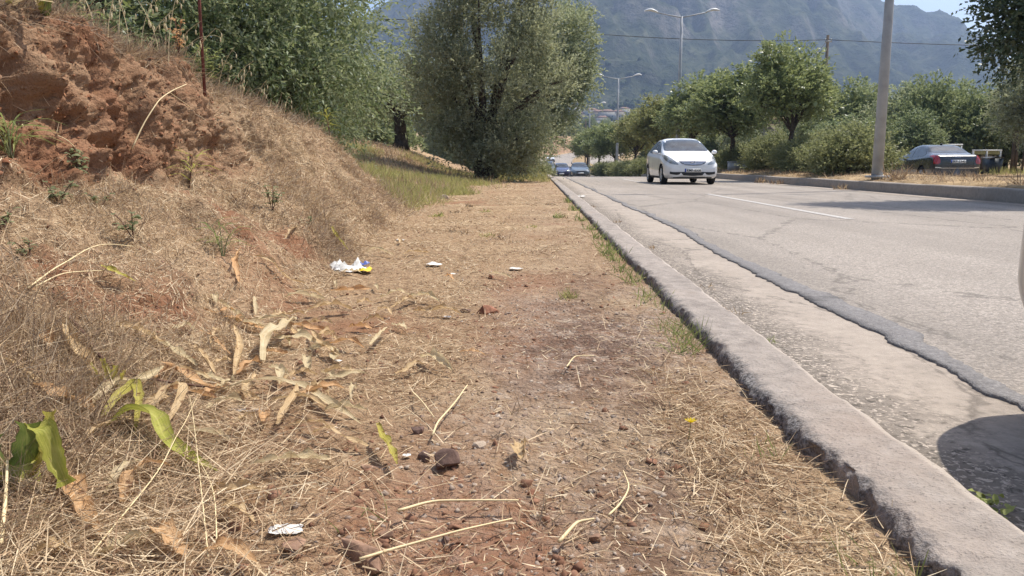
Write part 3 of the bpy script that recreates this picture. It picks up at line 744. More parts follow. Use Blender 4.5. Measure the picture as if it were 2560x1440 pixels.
for q in ((9.5, 30.2, .33, (1.15, .98), .4, 0, 'bushy street tree with a forked trunk between white car and near lamp post'),
          (9.35, 38.2, .33, (1.42, 1.0), 2.2, 1, 'dark street tree on the median right behind the white hatchback roof'),
          (9.1, 47, .15, (1.5, 1.12), 4.0, 0, 'dark street tree on the median beside the double lamp that rises over the white car'),
          (8.7, 57, -.05, (1.4, 1.12), 5.1, 2, 'yellowing street tree on the median left of the white car'),
          (8.3, 67, -.3, (1.45, 1.12), .9, 2, 'smaller yellow green street tree third beyond the white car'),
          (7.9, 79, -.5, (1.45, 1.1), 3.0, 1, 'street tree behind the grey approaching saloon'),
          (7.3, 92, -.5, (1.5, 1.1), 1.4, 0, 'low dark street tree behind the blue approaching car'),
          (6.9, 106, -.25, (1.5, 1.1), 2.5, 1, 'street tree farthest along the median before the bend')):
    street_tree(*q)

# hedge bushes on the median
def bush_np(s):
    R = R_(s)
    lob = [(0, 0, .55, .85, .75, .55, 1), (.55, .1, .5, .6, .6, .5, 1), (-.5, -.1, .5, .65, .6, .55, 1), (.1, 0, .95, .5, .5, .4, 1), (-.3, .2, .9, .4, .4, .35, 1)]
    V, F, cc = crown_np(R, lob, 170, 8, 8, .2, .25, .07, .04, up=.6, droop=.0, shell=.55, fill=.2)
    me = mesh_np('foliage', V, F); me.materials.append(M['bush_leaf'])
    mb = MB()
    for q in range(16):
        e = cc[R.integers(len(cc))] * (.9, .9, .95); a = R.normal(size=3) * .12; a[2] = -.05
        t = np.linspace(0, 1, 5)[:, None]
        mb.tube(a * (1 - t) + e * t + R.normal(size=(5, 3)) * .03, np.linspace(.016, .005, 5), 4, False)
    ms = mb.mesh('stem', True); ms.materials.append(M['bark'])
    return me, ms
BP = [bush_np(41), bush_np(42), bush_np(43)]
def bush(x, y, z, s, rz, k, label, group=None):
    t = thing('bush', label, 'bush', (x, y, z), rz, group); t.scale = (s[0], s[0], s[1])
    link('foliage', BP[k][0], None, t); link('stem', BP[k][1], None, t)
HB = [(9.35, 24.2), (9.9, 25.2), (9.7, 26.2), (10.15, 27.9), (9.8, 29.6), (10.2, 31.4), (9.75, 33.4), (10.1, 35.6), (9.8, 38.0), (10.0, 40.5)]
HL = {0: 'bush at the near end of the hedge, beside the black saloon', 1: 'bush of the hedge just left of the foot of the near lamp post',
      4: 'bush of the hedge in front of the forked street tree trunk', 9: 'bush at the far end of the hedge nearest the white car'}
for i, (x, y) in enumerate(HB):
    bush(x, y, .3, (1.12 + .12 * math.sin(i * 2.1), 1.0 + .14 * math.sin(i * 1.3)), i * 1.9, i % 3, HL.get(i, 'clipped olive green bush in the middle of the hedge along the median'), 'hedge bushes on the median')
for i, (x, y, z) in enumerate([(9.0, 46, .0), (8.8, 51, -.1), (8.6, 55, -.2), (8.3, 60, -.35), (8.0, 64, -.45), (7.8, 69, -.5), (7.5, 74, -.6), (7.3, 80, -.6), (7.2, 86, -.6)]):
    bush(x, y, z, (1.35, 1.0), i * 2.3, i % 3, 'low dusty bush under the far street trees behind the grey saloon', 'bushes under the far street trees')

# trees beyond the opposite carriageway: three kinds, copied
def grove_np(s, m, ll, lw):
    R = R_(s)
    lob = [(0, 0, 2.5, 1.9, 1.8, 1.9, 1), (1.2, 0, 2.2, 1.3, 1.3, 1.4, 1), (-1.2, .2, 2.0, 1.4, 1.3, 1.5, 1), (.2, 0, 3.8, 1.2, 1.2, 1.1, 1), (0, 0, 1.1, 1.7, 1.6, .9, .8)]
    lob = [tuple(np.array(l) + np.concatenate([R.normal(size=3) * .2, [0, 0, 0, 0]])) for l in lob]
    V, F, cc = crown_np(R, lob, 300, 7, 8, .42, .42, ll * 1.15, lw * 1.4, up=.4, droop=.15, shell=.6, fill=.2)
    me = mesh_np('crown', V, F); me.materials.append(m)
    mb = MB(); limbs(mb, R, (0, 0, -.3), 1.2, .16, cc, 10)
    mt = mb.mesh('trunk', True); mt.materials.append(M['bark'])
    return me, mt
GV = [grove_np(51, M['far_leaf'], .15, .06), grove_np(52, M['olive'], .15, .055), grove_np(53, M['dark_leaf'], .15, .06)]
def grove(x, y, z, s, rz, k, label, group='trees beyond the opposite carriageway'):
    t = thing('grove_tree', label, 'tree', (x, y, z), rz, group); t.scale = (s[0], s[0], s[1])
    link('crown', GV[k][0], None, t); link('trunk', GV[k][1], None, t)
GQ = ['behind the white car mirror', 'left of the forked street tree trunk', 'just behind the forked street tree', 'half hidden right of the forked street tree', 'silvery, first right of the forked street tree', 'tall and pale, left of the near lamp post', 'silvery, directly behind the near lamp post', 'silvery, just right of the near lamp post', 'tallest of the row, above the black saloon', 'mid green, right above the boot of the black saloon', 'low and dark, behind the roof of the black saloon', 'low and dark, left of the near lamp post', 'mid green, above the yellowish screen', 'low, behind the hedge at the near lamp post', 'silvery, at the right edge behind the yard', 'far, behind the windscreen of the white car', 'silvery and far, left of the white car roof', 'farthest of the row, left of the white car', 'beyond the right edge of the yard', 'dark, last beyond the right edge']
GL = ['mid green tree standing in the row beyond the opposite carriageway', 'silvery olive tree standing in the row beyond the opposite carriageway', 'dark green tree standing in the row beyond the opposite carriageway']
for i, (u, y, top, k) in enumerate([(1790, 66, 330, 0), (1850, 60, 300, 1), (1905, 66, 300, 0), (2000, 58, 290, 0), (2060, 54, 250, 1), (2130, 50, 215, 0), (2185, 52, 235, 1), (2250, 47, 232, 1), (2330, 43, 205, 0), (2395, 46, 222, 0), (2300, 40, 290, 2), (2100, 44, 300, 2), (2450, 42, 232, 0), (2190, 43, 300, 0), (2530, 46, 250, 1), (1690, 76, 330, 0), (1730, 88, 320, 1), (1640, 96, 330, 0), (2620, 42, 200, 0), (2700, 38, 180, 2)]):
    p = ony(u, top, y); zb = .3
    s = (p[2] - zb) / 4.7
    grove(p[0], y, zb, (max(s, .75) * (1.0 + .1 * math.sin(i * 3)), s), i * 1.7, k, 'tree beyond the opposite carriageway, ' + GQ[i])
# yard tree at the right edge: dark overhanging top and paler skirt
tree('carob_tree', 'dark leafy tree overhanging from the upper right corner of the scene', 'tree', (9.0, 14.2, .33),
     [(-.1, 0, 5.2, 1.6, 1.5, 1.6, 1), (-.5, -.1, 2.75, .85, .9, .9, 3.4), (.1, .3, 6.6, 1.3, 1.3, 1.0, 1), (.7, 0, 3.6, 1.3, 1.2, 1.2, 1), (-1.2, .1, 5.4, .9, .9, 1.1, 1), (-.15, .1, 2.3, .5, .5, .45, .8)],
     M['carob_leaf'], R_(61), trunk=(2.2, .12), n_clump=560, twigs=9, leaves=9, clump_r=.34, twig_len=.36, leaf_l=.085, leaf_w=.045, up=.15, droop=.2, fill=.12)
tree('olive_tree', 'pale green olive tree at the right edge above the yard beside the black saloon', 'tree', (19.6, 31.5, .3),
     [(0, 0, 2.9, 1.9, 1.8, 1.5, 1), (-.9, -.3, 2.2, 1.1, 1.1, 1.2, 1), (.3, 0, 4.0, 1.5, 1.4, 1.0, 1), (1.2, 0, 2.4, 1.2, 1.2, 1.3, 1)],
     M['olive_warm'], R_(62), trunk=(1.4, .2), n_clump=330, **dict(OL, leaf_l=.12, leaf_w=.045, twig_len=.4))

# ------------------------------------------------------------------ trees and bushes round the bend, scrub on the hillside
for i, (x, y, k, s) in enumerate([(-7, 205, 0, 1.4), (-12, 190, 2, 1.6), (-16, 170, 0, 1.5), (0, 262, 2, 1.3), (8, 300, 0, 1.6), (15, 316, 0, 1.4), (22, 330, 2, 1.7), (30, 345, 0, 1.6), (3, 285, 1, 1.5), (-5, 240, 2, 1.5), (38, 352, 0, 1.7), (26, 300, 2, 1.3), (34, 318, 0, 1.5), (48, 360, 2, 1.5), (-14, 120, 0, 1.3), (-8, 90, 2, 1.1), (-6, 70, 1, 1.0), (-11, 56, 0, 1.2), (-15, 44, 2, 1.3)]):
    zb = float(roadz(y)) + (4.0 if y > 225 else .6)
    grove(x, y, zb, (s, s), i * 2.1, k, 'green tree behind the brown cut bank at the far road bend', 'trees along the far bend')
# far scrub and olive groves on the lower slopes
Rw = R_(70); N = 5200
xx = Rw.uniform(-500, 1500, N); yy = Rw.uniform(405, 950, N) 
keep = (fbm(xx / 90, yy / 90, 2.0, o=3) > -.25)
xx, yy = xx[keep], yy[keep]; zz = mount_z(xx, yy); N = len(xx)
def blob(Rb):
    mb = MB()
    for q in range(3): mb.ball(Rb.normal(size=3) * (.3, .3, .15) + (0, 0, .55), Rb.uniform(.38, .62, 3) * (1, 1, .9), 5, 7, .28)
    return np.concatenate(mb.V), np.array(mb.F[4])
bl = [blob(Rw) for _ in range(4)]
Vs, Fs, o_ = [], [], 0
for kk in range(4):
    m = np.where(np.arange(N) % 4 == kk)[0]; bv, bf = bl[kk]
    s = Rw.uniform(2.2, 5.5, len(m)); a = Rw.uniform(0, 6.28, len(m))
    ca, sa = np.cos(a), np.sin(a)
    V = np.stack([bv[None, :, 0] * ca[:, None] - bv[None, :, 1] * sa[:, None], bv[None, :, 0] * sa[:, None] + bv[None, :, 1] * ca[:, None], bv[None, :, 2] + 0 * ca[:, None]], -1) * s[:, None, None]
    V = V + np.stack([xx[m], yy[m], zz[m] - .4], -1)[:, None]
    F = (bf[None] + (np.arange(len(m)) * len(bv))[:, None, None] + o_).reshape(-1, 4)
    Vs.append(V.reshape(-1, 3)); Fs.append(F); o_ += len(m) * len(bv)
kq = NT('far_scrub'); gq = kq.n('ShaderNodeNewGeometry')
M['scrub'] = kq.done(kq.bsdf(kq.ramp(gq.outputs['Random Per Island'], [(0, (.022, .034, .014)), (.6, (.05, .068, .028)), (1, (.10, .11, .05))]), 1, spec=0))
tag(link('hillside_scrub', mesh_np('hillside_scrub', np.concatenate(Vs), np.concatenate(Fs)), M['scrub']), kind='stuff')
# nearer plain below the hill: olive groves that read as one mass
Rw = R_(71); N = 700
xx = Rw.uniform(-260, 520, N); yy = Rw.uniform(118, 402, N); keep = (np.abs(xx - roadx(yy) - 9) > 24 + 0 * xx)
xx, yy = xx[keep], yy[keep]; N = len(xx); zz = roadz(yy) + .2
Vs, Fs, o_ = [], [], 0
for i in range(N):
    V, F, _ = crown_np(Rw, [(0, 0, 2.4, 2.2, 2.2, 1.9, 1)], 14, 5, 5, .8, .7, .55, .3, up=.3, shell=.5, fill=.3)
    V = V * Rw.uniform(.8, 1.5) + (xx[i], yy[i], zz[i]); Vs.append(V); Fs.append(F + o_); o_ += len(V)
tag(link('distant_olive_grove', mesh_np('distant_olive_grove', np.concatenate(Vs), np.concatenate(Fs)), M['far_leaf']), kind='stuff')

# ------------------------------------------------------------------ straw, dry grass, green grass
def straw_mat(name, cols, trans=.2, rough=.7):
    return leaf_mat(name, cols, None, trans, rough, .25, .25)
M['straw'] = straw_mat('cut_straw', [(.15, .08, .045), (.31, .20, .115), (.49, .36, .22), (.64, .50, .32), (.74, .62, .43)])
M['dry_grass'] = straw_mat('dry_grass', [(.13, .085, .058), (.27, .175, .105), (.36, .285, .20), (.47, .33, .19), (.62, .48, .29)])
M['green_grass'] = straw_mat('green_grass', [(.16, .16, .05), (.28, .27, .09), (.42, .37, .15), (.55, .46, .23)], .5)
M['fresh_grass'] = straw_mat('fresh_grass', [(.09, .12, .035), (.15, .19, .06), (.23, .26, .09), (.36, .35, .16)], .45)
def blades(p, nrm_, L, W, lift, curl, R, up=None):
    n = len(p)
    t = norm(np.cross(nrm_, norm(R.normal(size=(n, 3)))))
    d0 = norm(t * np.cos(lift)[:, None] + (nrm_ if up is None else up) * np.sin(lift)[:, None])
    s = norm(np.cross(d0, norm(nrm_ + R.normal(size=(n, 3)) * .8)))
    bend = norm(np.cross(d0, s)) * np.where(R.random(n) < .5, 1, -1)[:, None] + np.array((0, 0, -.35))
    c = curl[:, None] * L[:, None]
    q0 = p; q1 = p + d0 * L[:, None] * .5 + bend * c * .3; q2 = p + d0 * L[:, None] + bend * c
    w = W[:, None] * .5
    V = np.stack([q0 - s * w, q0 + s * w, q1 - s * w * .9, q1 + s * w * .9, q2 - s * w * .3, q2 + s * w * .3], 1).reshape(-1, 3)
    b = np.arange(n)[:, None] * 6
    F = np.concatenate([b + np.array([0, 1, 3, 2]), b + np.array([2, 3, 5, 4])], 0)
    return V, F
def lay(name, m, n, dens, Lr, wr, liftr, curlr, seed, off=.004, up=None, wscale=True):
    global rng
    keep = rng; rng = R_(seed)
    p, nn = scatter(n, dens); R = rng; rng = keep
    dist = np.sqrt((p ** 2).sum(1))
    L = R.uniform(*Lr, n) * (R.uniform(.5, 1.0, n)); W = R.uniform(*wr, n) * (np.maximum(1, (dist / 3.0) ** .8) if wscale else 1)
    p = p + nn * (off * R.random(n))[:, None]
    V, F = blades(p, nn, L, W, R.uniform(*liftr, n), R.uniform(*curlr, n), R, None if up is None else np.array((0, 0, 1.0)) + 0 * nn)
    return tag(link(name, mesh_np(name, V, F), m), kind='stuff')
lod = 1 / np.maximum(1.0, np.hypot(CX, CY)) ** 1.55
ST_ = (straw[:-1, :-1] + straw[1:, 1:]) / 2
noface = 1 - .93 * ((face[:-1, :-1] + face[1:, 1:]) / 2)
kerbfree = sstep(.06, .16, .56 - CX + .0)
stonyc = (stony[:-1, :-1] + stony[1:, 1:]) / 2
patchy = np.clip(.35 + .9 * fbm(CX * 2.6, CY * 2.6, 21.0, o=4), .04, 1.4)
flatz = (CS < 1.0)
dens = VIS * lod * (.18 + .82 * ST_) * noface * (CS < 4.6) * (CY < 34) * (1 - .72 * stonyc) * (.25 + .75 * kerbfree) * np.where(flatz, .42 * patchy + .06, 1.0)
lay('straw_litter', M['straw'], 105000, dens, (.015, .085), (.0009, .0024), (-.05, .30), (-.05, .22), 81, .012)
lay('straw_crumbs', M['straw'], 90000, dens * (CY < 9), (.006, .035), (.001, .0028), (-.1, .5), (-.1, .2), 82, .004)
slope = sstep(1.0, 1.5, CS) * (1 - sstep(4.3, 4.8, CS)) * noface
lay('dry_grass', M['dry_grass'], 34000, VIS * lod * slope * (CY < 11) * (.1 + .9 * ST_) * np.clip(patchy * 1.3 - .15, .02, 1.6), (.03, .17), (.0010, .0024), (.15, 1.1), (-.1, .35), 83)
# heap of long raked straw at the lower left
heap = np.exp(-((CX + .80) / .30) ** 2 - ((CY - 1.25) / .42) ** 2) * VIS
lay('raked_straw', M['straw'], 5600, heap * lod, (.04, .16), (.0010, .0021), (.0, .35), (-.1, .4), 84, .035)
ridge = np.exp(-((CS - 4.05) / .10) ** 2) * (CY < 10.5) * VIS
lay('ridge_grass', M['dry_grass'], 5200, ridge * lod, (.05, .22), (.0012, .0024), (.35, 1.4), (-.1, .4), 85)
lay('overhanging_grass', M['dry_grass'], 3200, np.exp(-((CS - 3.95) / .09) ** 2) * (CY < 9) * VIS * lod, (.06, .22), (.0011, .0022), (-.5, .5), (.1, .6), 89)
kside_d = VIS * lod * sstep(.20, .30, CX) * (CX < .52) * (CS < 1) * (.15 + (CY < 1.8))
lay('kerbside_straw', M['straw'], 3000, kside_d, (.02, .10), (.0010, .0022), (.0, .35), (-.05, .2), 88, .012)
fieldg = sstep(.62, 1.25, CS + .30 * fbm(CX * 1.4, CY * .55, 61.0, o=4) * (CS < 1.6)) * (CS < 6.2) * sstep(8.4, 10.0, CY - .5 * CX * 0) * (CY < 32) * VIS
mpat = np.clip(.25 + 1.3 * fbm(CX * .9, CY * .7, 51.0, o=4), .02, 1.6)
lay('meadow_grass', M['green_grass'], 52000, fieldg * lod ** .8 * mpat, (.05, .27), (.0016, .003), (.5, 1.45), (-.1, .45), 86, .0, 1)
lay('meadow_straw', M['dry_grass'], 40000, fieldg * lod ** .8 * np.clip(1.3 - mpat, .2, 1.3), (.05, .34), (.0016, .003), (.2, 1.3), (-.1, .45), 87, .0, 1)
# crumbs of stone
def pebbles(name, m, n, dens, rr, seed):
    global rng
    keep = rng; rng = R_(seed); p, nn = scatter(n, dens); R = rng; rng = keep
    ico = np.array([(0, 0, 1), (.9, 0, .3), (.28, .85, .3), (-.72, .53, .3), (-.72, -.53, .3), (.28, -.85, .3), (.72, .53, -.4), (-.28, .85, -.4), (-.9, 0, -.4), (-.28, -.85, -.4), (.72, -.53, -.4)])
    fc = np.array([(0, 1, 2), (0, 2, 3), (0, 3, 4), (0, 4, 5), (0, 5, 1), (1, 6, 2), (2, 7, 3), (3, 8, 4), (4, 9, 5), (5, 10, 1), (2, 6, 7), (3, 7, 8), (4, 8, 9), (5, 9, 10), (1, 10, 6)])
    s = (rr[0] + (rr[1] - rr[0]) * R.random(n) ** 3)[:, None, None]
    V = ico[None] * s * R.uniform(.6, 1.3, (n, 1, 3)) * (1, 1, .75) + R.normal(size=(n, 11, 3)) * s * .26
    a = R.uniform(0, 6.28, n); ca, sa = np.cos(a)[:, None], np.sin(a)[:, None]
    V = np.stack([V[..., 0] * ca - V[..., 1] * sa, V[..., 0] * sa + V[..., 1] * ca, V[..., 2]], -1) + p[:, None]
    F = (fc[None] + np.arange(n)[:, None, None] * 11).reshape(-1, 3)
    return tag(link(name, mesh_np(name, V.reshape(-1, 3), F), m), kind='stuff')
M['pebble'] = leaf_mat('pebbles', [(.17, .115, .085), (.26, .19, .145), (.34, .27, .21), (.42, .35, .28)], None, 0.0, .9, .2, .2)
M['clod'] = leaf_mat('earth_clods', [(.14, .075, .048), (.20, .105, .066), (.28, .155, .10)], None, 0.0, .95, .1, .3)
lay_d = VIS * lod * flatz * (CY < 12)
pebbles('gravel', M['pebble'], 5200, lay_d * (.10 + stonyc), (.0012, .0068), 91)
pebbles('earth_clods', M['clod'], 2400, VIS * lod * (CS < 2.6) * (CY < 9) * (.10 + (1 - ST_)) * (1 - .85 * stonyc), (.002, .011), 92)
M['red_clod'] = leaf_mat('red_clods', [(.15, .066, .034), (.23, .105, .056), (.32, .165, .095)], None, 0.0, .95, .1, .3)
pebbles('red_clods', M['red_clod'], 3000, VIS * lod * (1 - noface) * (CY < 8), (.002, .011), 93)
# ------------------------------------------------------------------ vehicles
def paint(name, col, rough=.28, coat=.8, metal=0.0):
    k = NT(name); v = k.coord(); nz = k.noise(v, 3.0, 4)
    sp = k.n('ShaderNodeSeparateXYZ'); k.set(sp.inputs[0], v)
    dust = k.math('MULTIPLY', k.rmap(sp.outputs[2], .75, .2, 0, .45), k.rmap(nz, .3, .7))   # road dust on the lower panels
    c = k.mix(dust, col, (.33, .28, .23))
    return k.done(k.bsdf(c, k.rmap(nz, .2, .8, rough, rough + .12), metal, .5, None, coat))
M['white_paint'] = paint('white_paint', (.80, .80, .79))
M['black_paint'] = paint('black_paint', (.012, .013, .016), .22)
M['blue_paint'] = paint('dark_blue_paint', (.018, .024, .085), .22)
M['grey_paint'] = paint('blue_grey_paint', (.095, .12, .135), .28, .8, .3)
M['beige_paint'] = paint('beige_paint', (.36, .31, .24), .35)
M['dark_paint'] = paint('dark_grey_paint', (.03, .03, .034), .25)
M['car_glass'] = (lambda k: k.done(k.bsdf(k.ramp(k.noise(k.coord(), 4, 3), [(.35, (.012, .015, .018)), (.65, (.045, .055, .06))]), .06, 0, .5, None, .15)))(NT('car_glass'))
M['trim'] = plain('black_trim', (.022, .022, .024), .55, 0, .4, .2, 20)
M['rubber'] = plain('tyre_rubber', (.028, .027, .027), .85, 0, .2, .3, 20)
M['alloy'] = plain('wheel_alloy', (.50, .50, .50), .35, .75, .5, .1, 10)
M['chrome'] = plain('chrome', (.72, .72, .74), .14, .95, .5, .04, 10)
M['lamp_lens'] = (lambda k: k.done(k.bsdf(k.ramp(k.voro(k.coord(), 16), [(.1, (.16, .165, .165)), (.5, (.40, .41, .40)), (.8, (.25, .26, .26))]), .1, .35, .7, None, .8)))(NT('headlamp_lens'))
M['red_lens'] = plain('red_lamp_lens', (.34, .012, .016), .2, 0, .6, .15, 12, coat=.6)
M['plate'] = plain('number_plate_white', (.72, .72, .70), .5, 0, .3, .04, 10)
M['plate_blue'] = plain('number_plate_blue', (.02, .06, .34), .5, 0, .3, .05, 10)
M['ink'] = plain('number_plate_letters', (.02, .02, .022), .6, 0, .2, .05, 10)

HATCH = [(-2.00, .48, .27, .50, .64, .40), (-1.955, .66, .23, .56, .715, .55), (-1.86, .77, .20, .62, .78, .64), (-1.65, .835, .18, .70, .86, .71), (-1.35, .855, .17, .80, .95, .745), (-1.02, .86, .17, .88, 1.035, .75),
         (-.80, .86, .17, .905, 1.135, .715), (-.22, .86, .17, .935, 1.425, .60), (.2, .86, .17, .955, 1.487, .58), (.8, .86, .17, .985, 1.472, .575), (1.3, .855, .18, 1.01, 1.41, .565), (1.62, .84, .19, 1.01, 1.29, .57), (1.82, .80, .22, .98, 1.06, .61), (1.94, .74, .25, .88, .98, .60), (2.0, .60, .30, .74, .86, .48)]
SALOON = [(-2.23, .50, .28, .50, .63, .42), (-2.17, .68, .24, .56, .71, .56), (-2.02, .80, .20, .66, .79, .66), (-1.6, .87, .18, .76, .89, .75), (-1.08, .885, .17, .85, .985, .77), (-.82, .885, .17, .88, 1.07, .735),
          (-.08, .885, .17, .92, 1.40, .60), (.4, .885, .17, .94, 1.452, .58), (.92, .885, .17, .96, 1.41, .57), (1.52, .88, .18, .985, 1.15, .67), (1.80, .865, .19, .985, 1.075, .71), (2.08, .84, .22, .95, 1.05, .71), (2.19, .78, .26, .86, .99, .66), (2.235, .64, .32, .74, .90, .52)]

def car_shell(tab, wheels, r_arch):
    tab = np.array(tab); L0, L1 = tab[0, 0], tab[-1, 0]
    yy_ = np.unique(np.concatenate([np.linspace(L0, L0 + .4, 26), np.linspace(L0 + .4, L1 - .35, 110), np.linspace(L1 - .35, L1, 22)]))
    wb, zl, zb, zt, wt = [pchip(tab[:, 0], tab[:, i], yy_) for i in range(1, 6)]
    z0 = 0 * wb
    sec_x = np.stack([z0, .82 * wb, .955 * wb, wb, .992 * wb, np.maximum(.945 * wb, wt + .3 * (wb - wt)), .945 * wb * .22 + wt * .78, wt * .90, wt * .5, z0], 1)
    sec_z = np.stack([zl, zl, zl + .07, zl + .42 * (zb - zl), zl + .84 * (zb - zl), zb, zb + .74 * (zt - zb), zb + .94 * (zt - zb), zt - .004, zt], 1)
    v = np.unique(np.concatenate([np.linspace(0, 2, 7), np.linspace(2, 5, 22), np.linspace(5, 9, 20)])); kk = np.arange(10.0)
    P = np.zeros((len(yy_), 2 * len(v) - 1, 3))
    for i in range(len(yy_)):
        x = pchip(kk, sec_x[i], v); z = pchip(kk, sec_z[i], v)
        P[i, :, 0] = np.concatenate([-x[::-1], x[1:]][::1])[:] if False else np.concatenate([-x, x[::-1][1:]])
        P[i, :, 2] = np.concatenate([z, z[::-1][1:]]); P[i, :, 1] = yy_[i]
    nu, nv = P.shape[:2]; idx = np.arange(nu * nv).reshape(nu, nv)
    F = np.stack([idx[:-1, :-1], idx[:-1, 1:], idx[1:, 1:], idx[1:, :-1]], -1).reshape(-1, 4)
    V = P.reshape(-1, 3)
    caps = []
    for row, sgn in ((0, -1), (nu - 1, 1)):
        c = P[row].mean(0); ring = idx[row]; V = np.concatenate([V, (P[row] * (.86, 1, .9) + c * (.14, 0, .1) + np.array((0, sgn * .012, 0))), [c + np.array((0, sgn * .02, 0))]])
        b = len(V) - nv - 1
        for j in range(nv):
            j2 = (j + 1) % nv; q = [ring[j], ring[j2], b + j2, b + j]
            caps.append((q, [b + j, b + j2, len(V) - 1]))
    q4 = np.array([c[0] for c in caps]); t3 = np.array([c[1] for c in caps])
    bvh = BVHTree.FromPolygons([tuple(p) for p in V], [tuple(f) for f in F] + [tuple(f) for f in q4] + [tuple(f) for f in t3])
    cen = V[F].mean(1); keep = np.ones(len(F), bool)
    for (wy, wz) in wheels:
        keep &= ~((np.hypot(cen[:, 1] - wy, cen[:, 2] - wz) < r_arch) & (np.abs(cen[:, 0]) > .55))
    return V, [F[keep], q4, t3], bvh

def panel(bvh, cols, axis, off=.005, rows=6, flip=False, name='panel', d=None):
    """cols: list of (a, lo, hi); the panel hugs the body, cast along an axis ('front','rear','left','right')"""
    cols = np.array(cols, float); t = np.linspace(0, len(cols) - 1, max(2, 4 * (len(cols) - 1) + 1))
    a = np.interp(t, np.arange(len(cols)), cols[:, 0]); lo = np.interp(t, np.arange(len(cols)), cols[:, 1]); hi = np.interp(t, np.arange(len(cols)), cols[:, 2])
    P = np.zeros((len(t), rows, 3)); last = None
    for i in range(len(t)):
        for j in range(rows):
            z = lo[i] + (hi[i] - lo[i]) * j / (rows - 1)
            if axis == 'front': o, dr = Vector((a[i], -6, z)), Vector((0, 1, 0))
            elif axis == 'rear': o, dr = Vector((a[i], 6, z)), Vector((0, -1, 0))
            elif axis == 'left': o, dr = Vector((-4, a[i], z)), Vector((1, 0, 0))
            else: o, dr = Vector((4, a[i], z)), Vector((-1, 0, 0))
            h = bvh.ray_cast(o, dr)
            if h[0] is None: P[i, j] = last if last is not None else (0, 0, 0); continue
            nrm_ = h[1] if h[1].dot(dr) < 0 else -h[1]
            last = P[i, j] = np.array(h[0] + nrm_ * off)
    mb = MB(); mb.grid(P)
    return mb

def text_mesh(s, size):
    cu = bpy.data.curves.new('letters', 'FONT'); cu.body = s; cu.size = size; cu.align_x = 'CENTER'; cu.align_y = 'CENTER'; cu.extrude = .001; cu.offset = size * .012
    o = bpy.data.objects.new('letters', cu); COL.objects.link(o)
    dg = bpy.context.evaluated_depsgraph_get(); dg.update()
    me = bpy.data.meshes.new_from_object(o.evaluated_get(dg)); bpy.data.objects.remove(o); bpy.data.curves.remove(cu); me.name = 'letters'
    return me

def wheel_np(r, w):
    ty = MB(); ty.lathe([(r * .64, -w / 2 + .01), (r * .80, -w / 2), (r * .95, -w / 2 + .012), (r, -w / 2 + .035), (r, w / 2 - .035), (r * .95, w / 2 - .012), (r * .80, w / 2), (r * .64, w / 2 - .01)], (0, 0, 0), 28, 'x')
    rm = MB(); rm.lathe([(r * .66, -w / 2 + .004), (r * .60, -w / 2 + .012), (r * .58, -w / 2 + .05), (.02, -w / 2 + .05)], (0, 0, 0), 28, 'x')
    for q in range(7):
        a = q * 2 * math.pi / 7; c, s = math.cos(a), math.sin(a)
        for sg in (-1,):
            x = sg * (w / 2 - .022)
            P = []
            for rr, hw in ((.03, .024), (r * .61, .034)):
                P += [(x - .012, c * rr - s * hw, s * rr + c * hw), (x - .012, c * rr + s * hw, s * rr - c * hw), (x + .02, c * rr + s * hw, s * rr - c * hw), (x + .02, c * rr - s * hw, s * rr + c * hw)]
            rm.add(P, [(0, 1, 5, 4), (1, 2, 6, 5), (2, 3, 7, 6), (3, 0, 4, 7), (4, 5, 6, 7), (3, 2, 1, 0)])
    rm.lathe([(.001, -w / 2 + .0), (.05, -w / 2 + .004), (.06, -w / 2 + .02)], (0, 0, 0), 14, 'x')
    return ty.mesh('tyre', True), rm.mesh('rim', False)
TY, RM = wheel_np(.305, .195); TY.materials.append(M['rubber']); RM.materials.append(M['alloy'])

def plate(parent, bvh, side, z, text, w=.52, h=.112):
    y = -6 if side == 'front' else 6; dr = 1 if side == 'front' else -1
    hs = [bvh.ray_cast(Vector((x, y, zz)), Vector((0, dr, 0)))[0] for x in (-w / 2, 0, w / 2) for zz in (z - h / 2, z + h / 2)]
    py = (min if dr > 0 else max)([q.y for q in hs if q]) - dr * .012
    p = MB().box((0, py, z), (w, .012, h)).build('number_plate', M['plate'], parent)
    sx = -1 if side == 'front' else 1          # the plate's left end as it is read
    fy = py - dr * .0075
    lx = (-(w / 2 - .022)) if side == 'front' else (w / 2 - .022)
    MB().box((lx, fy, z), (.042, .003, h - .008)).build('euro_band', M['plate_blue'], p)
    if text:
        me = text_mesh(text, h * .98); me.materials.append(M['ink'])
        o = link('letters', me, None, p)
        o.rotation_euler = (math.pi / 2, 0, 0 if side == 'front' else math.pi)
        o.location = (.022 if side == 'front' else -.022, fy - dr * .002, z)
        xs = [v.co.x for v in me.vertices]; o.scale = ((w - .09) / (max(xs) - min(xs)), 1, 1)
    return p

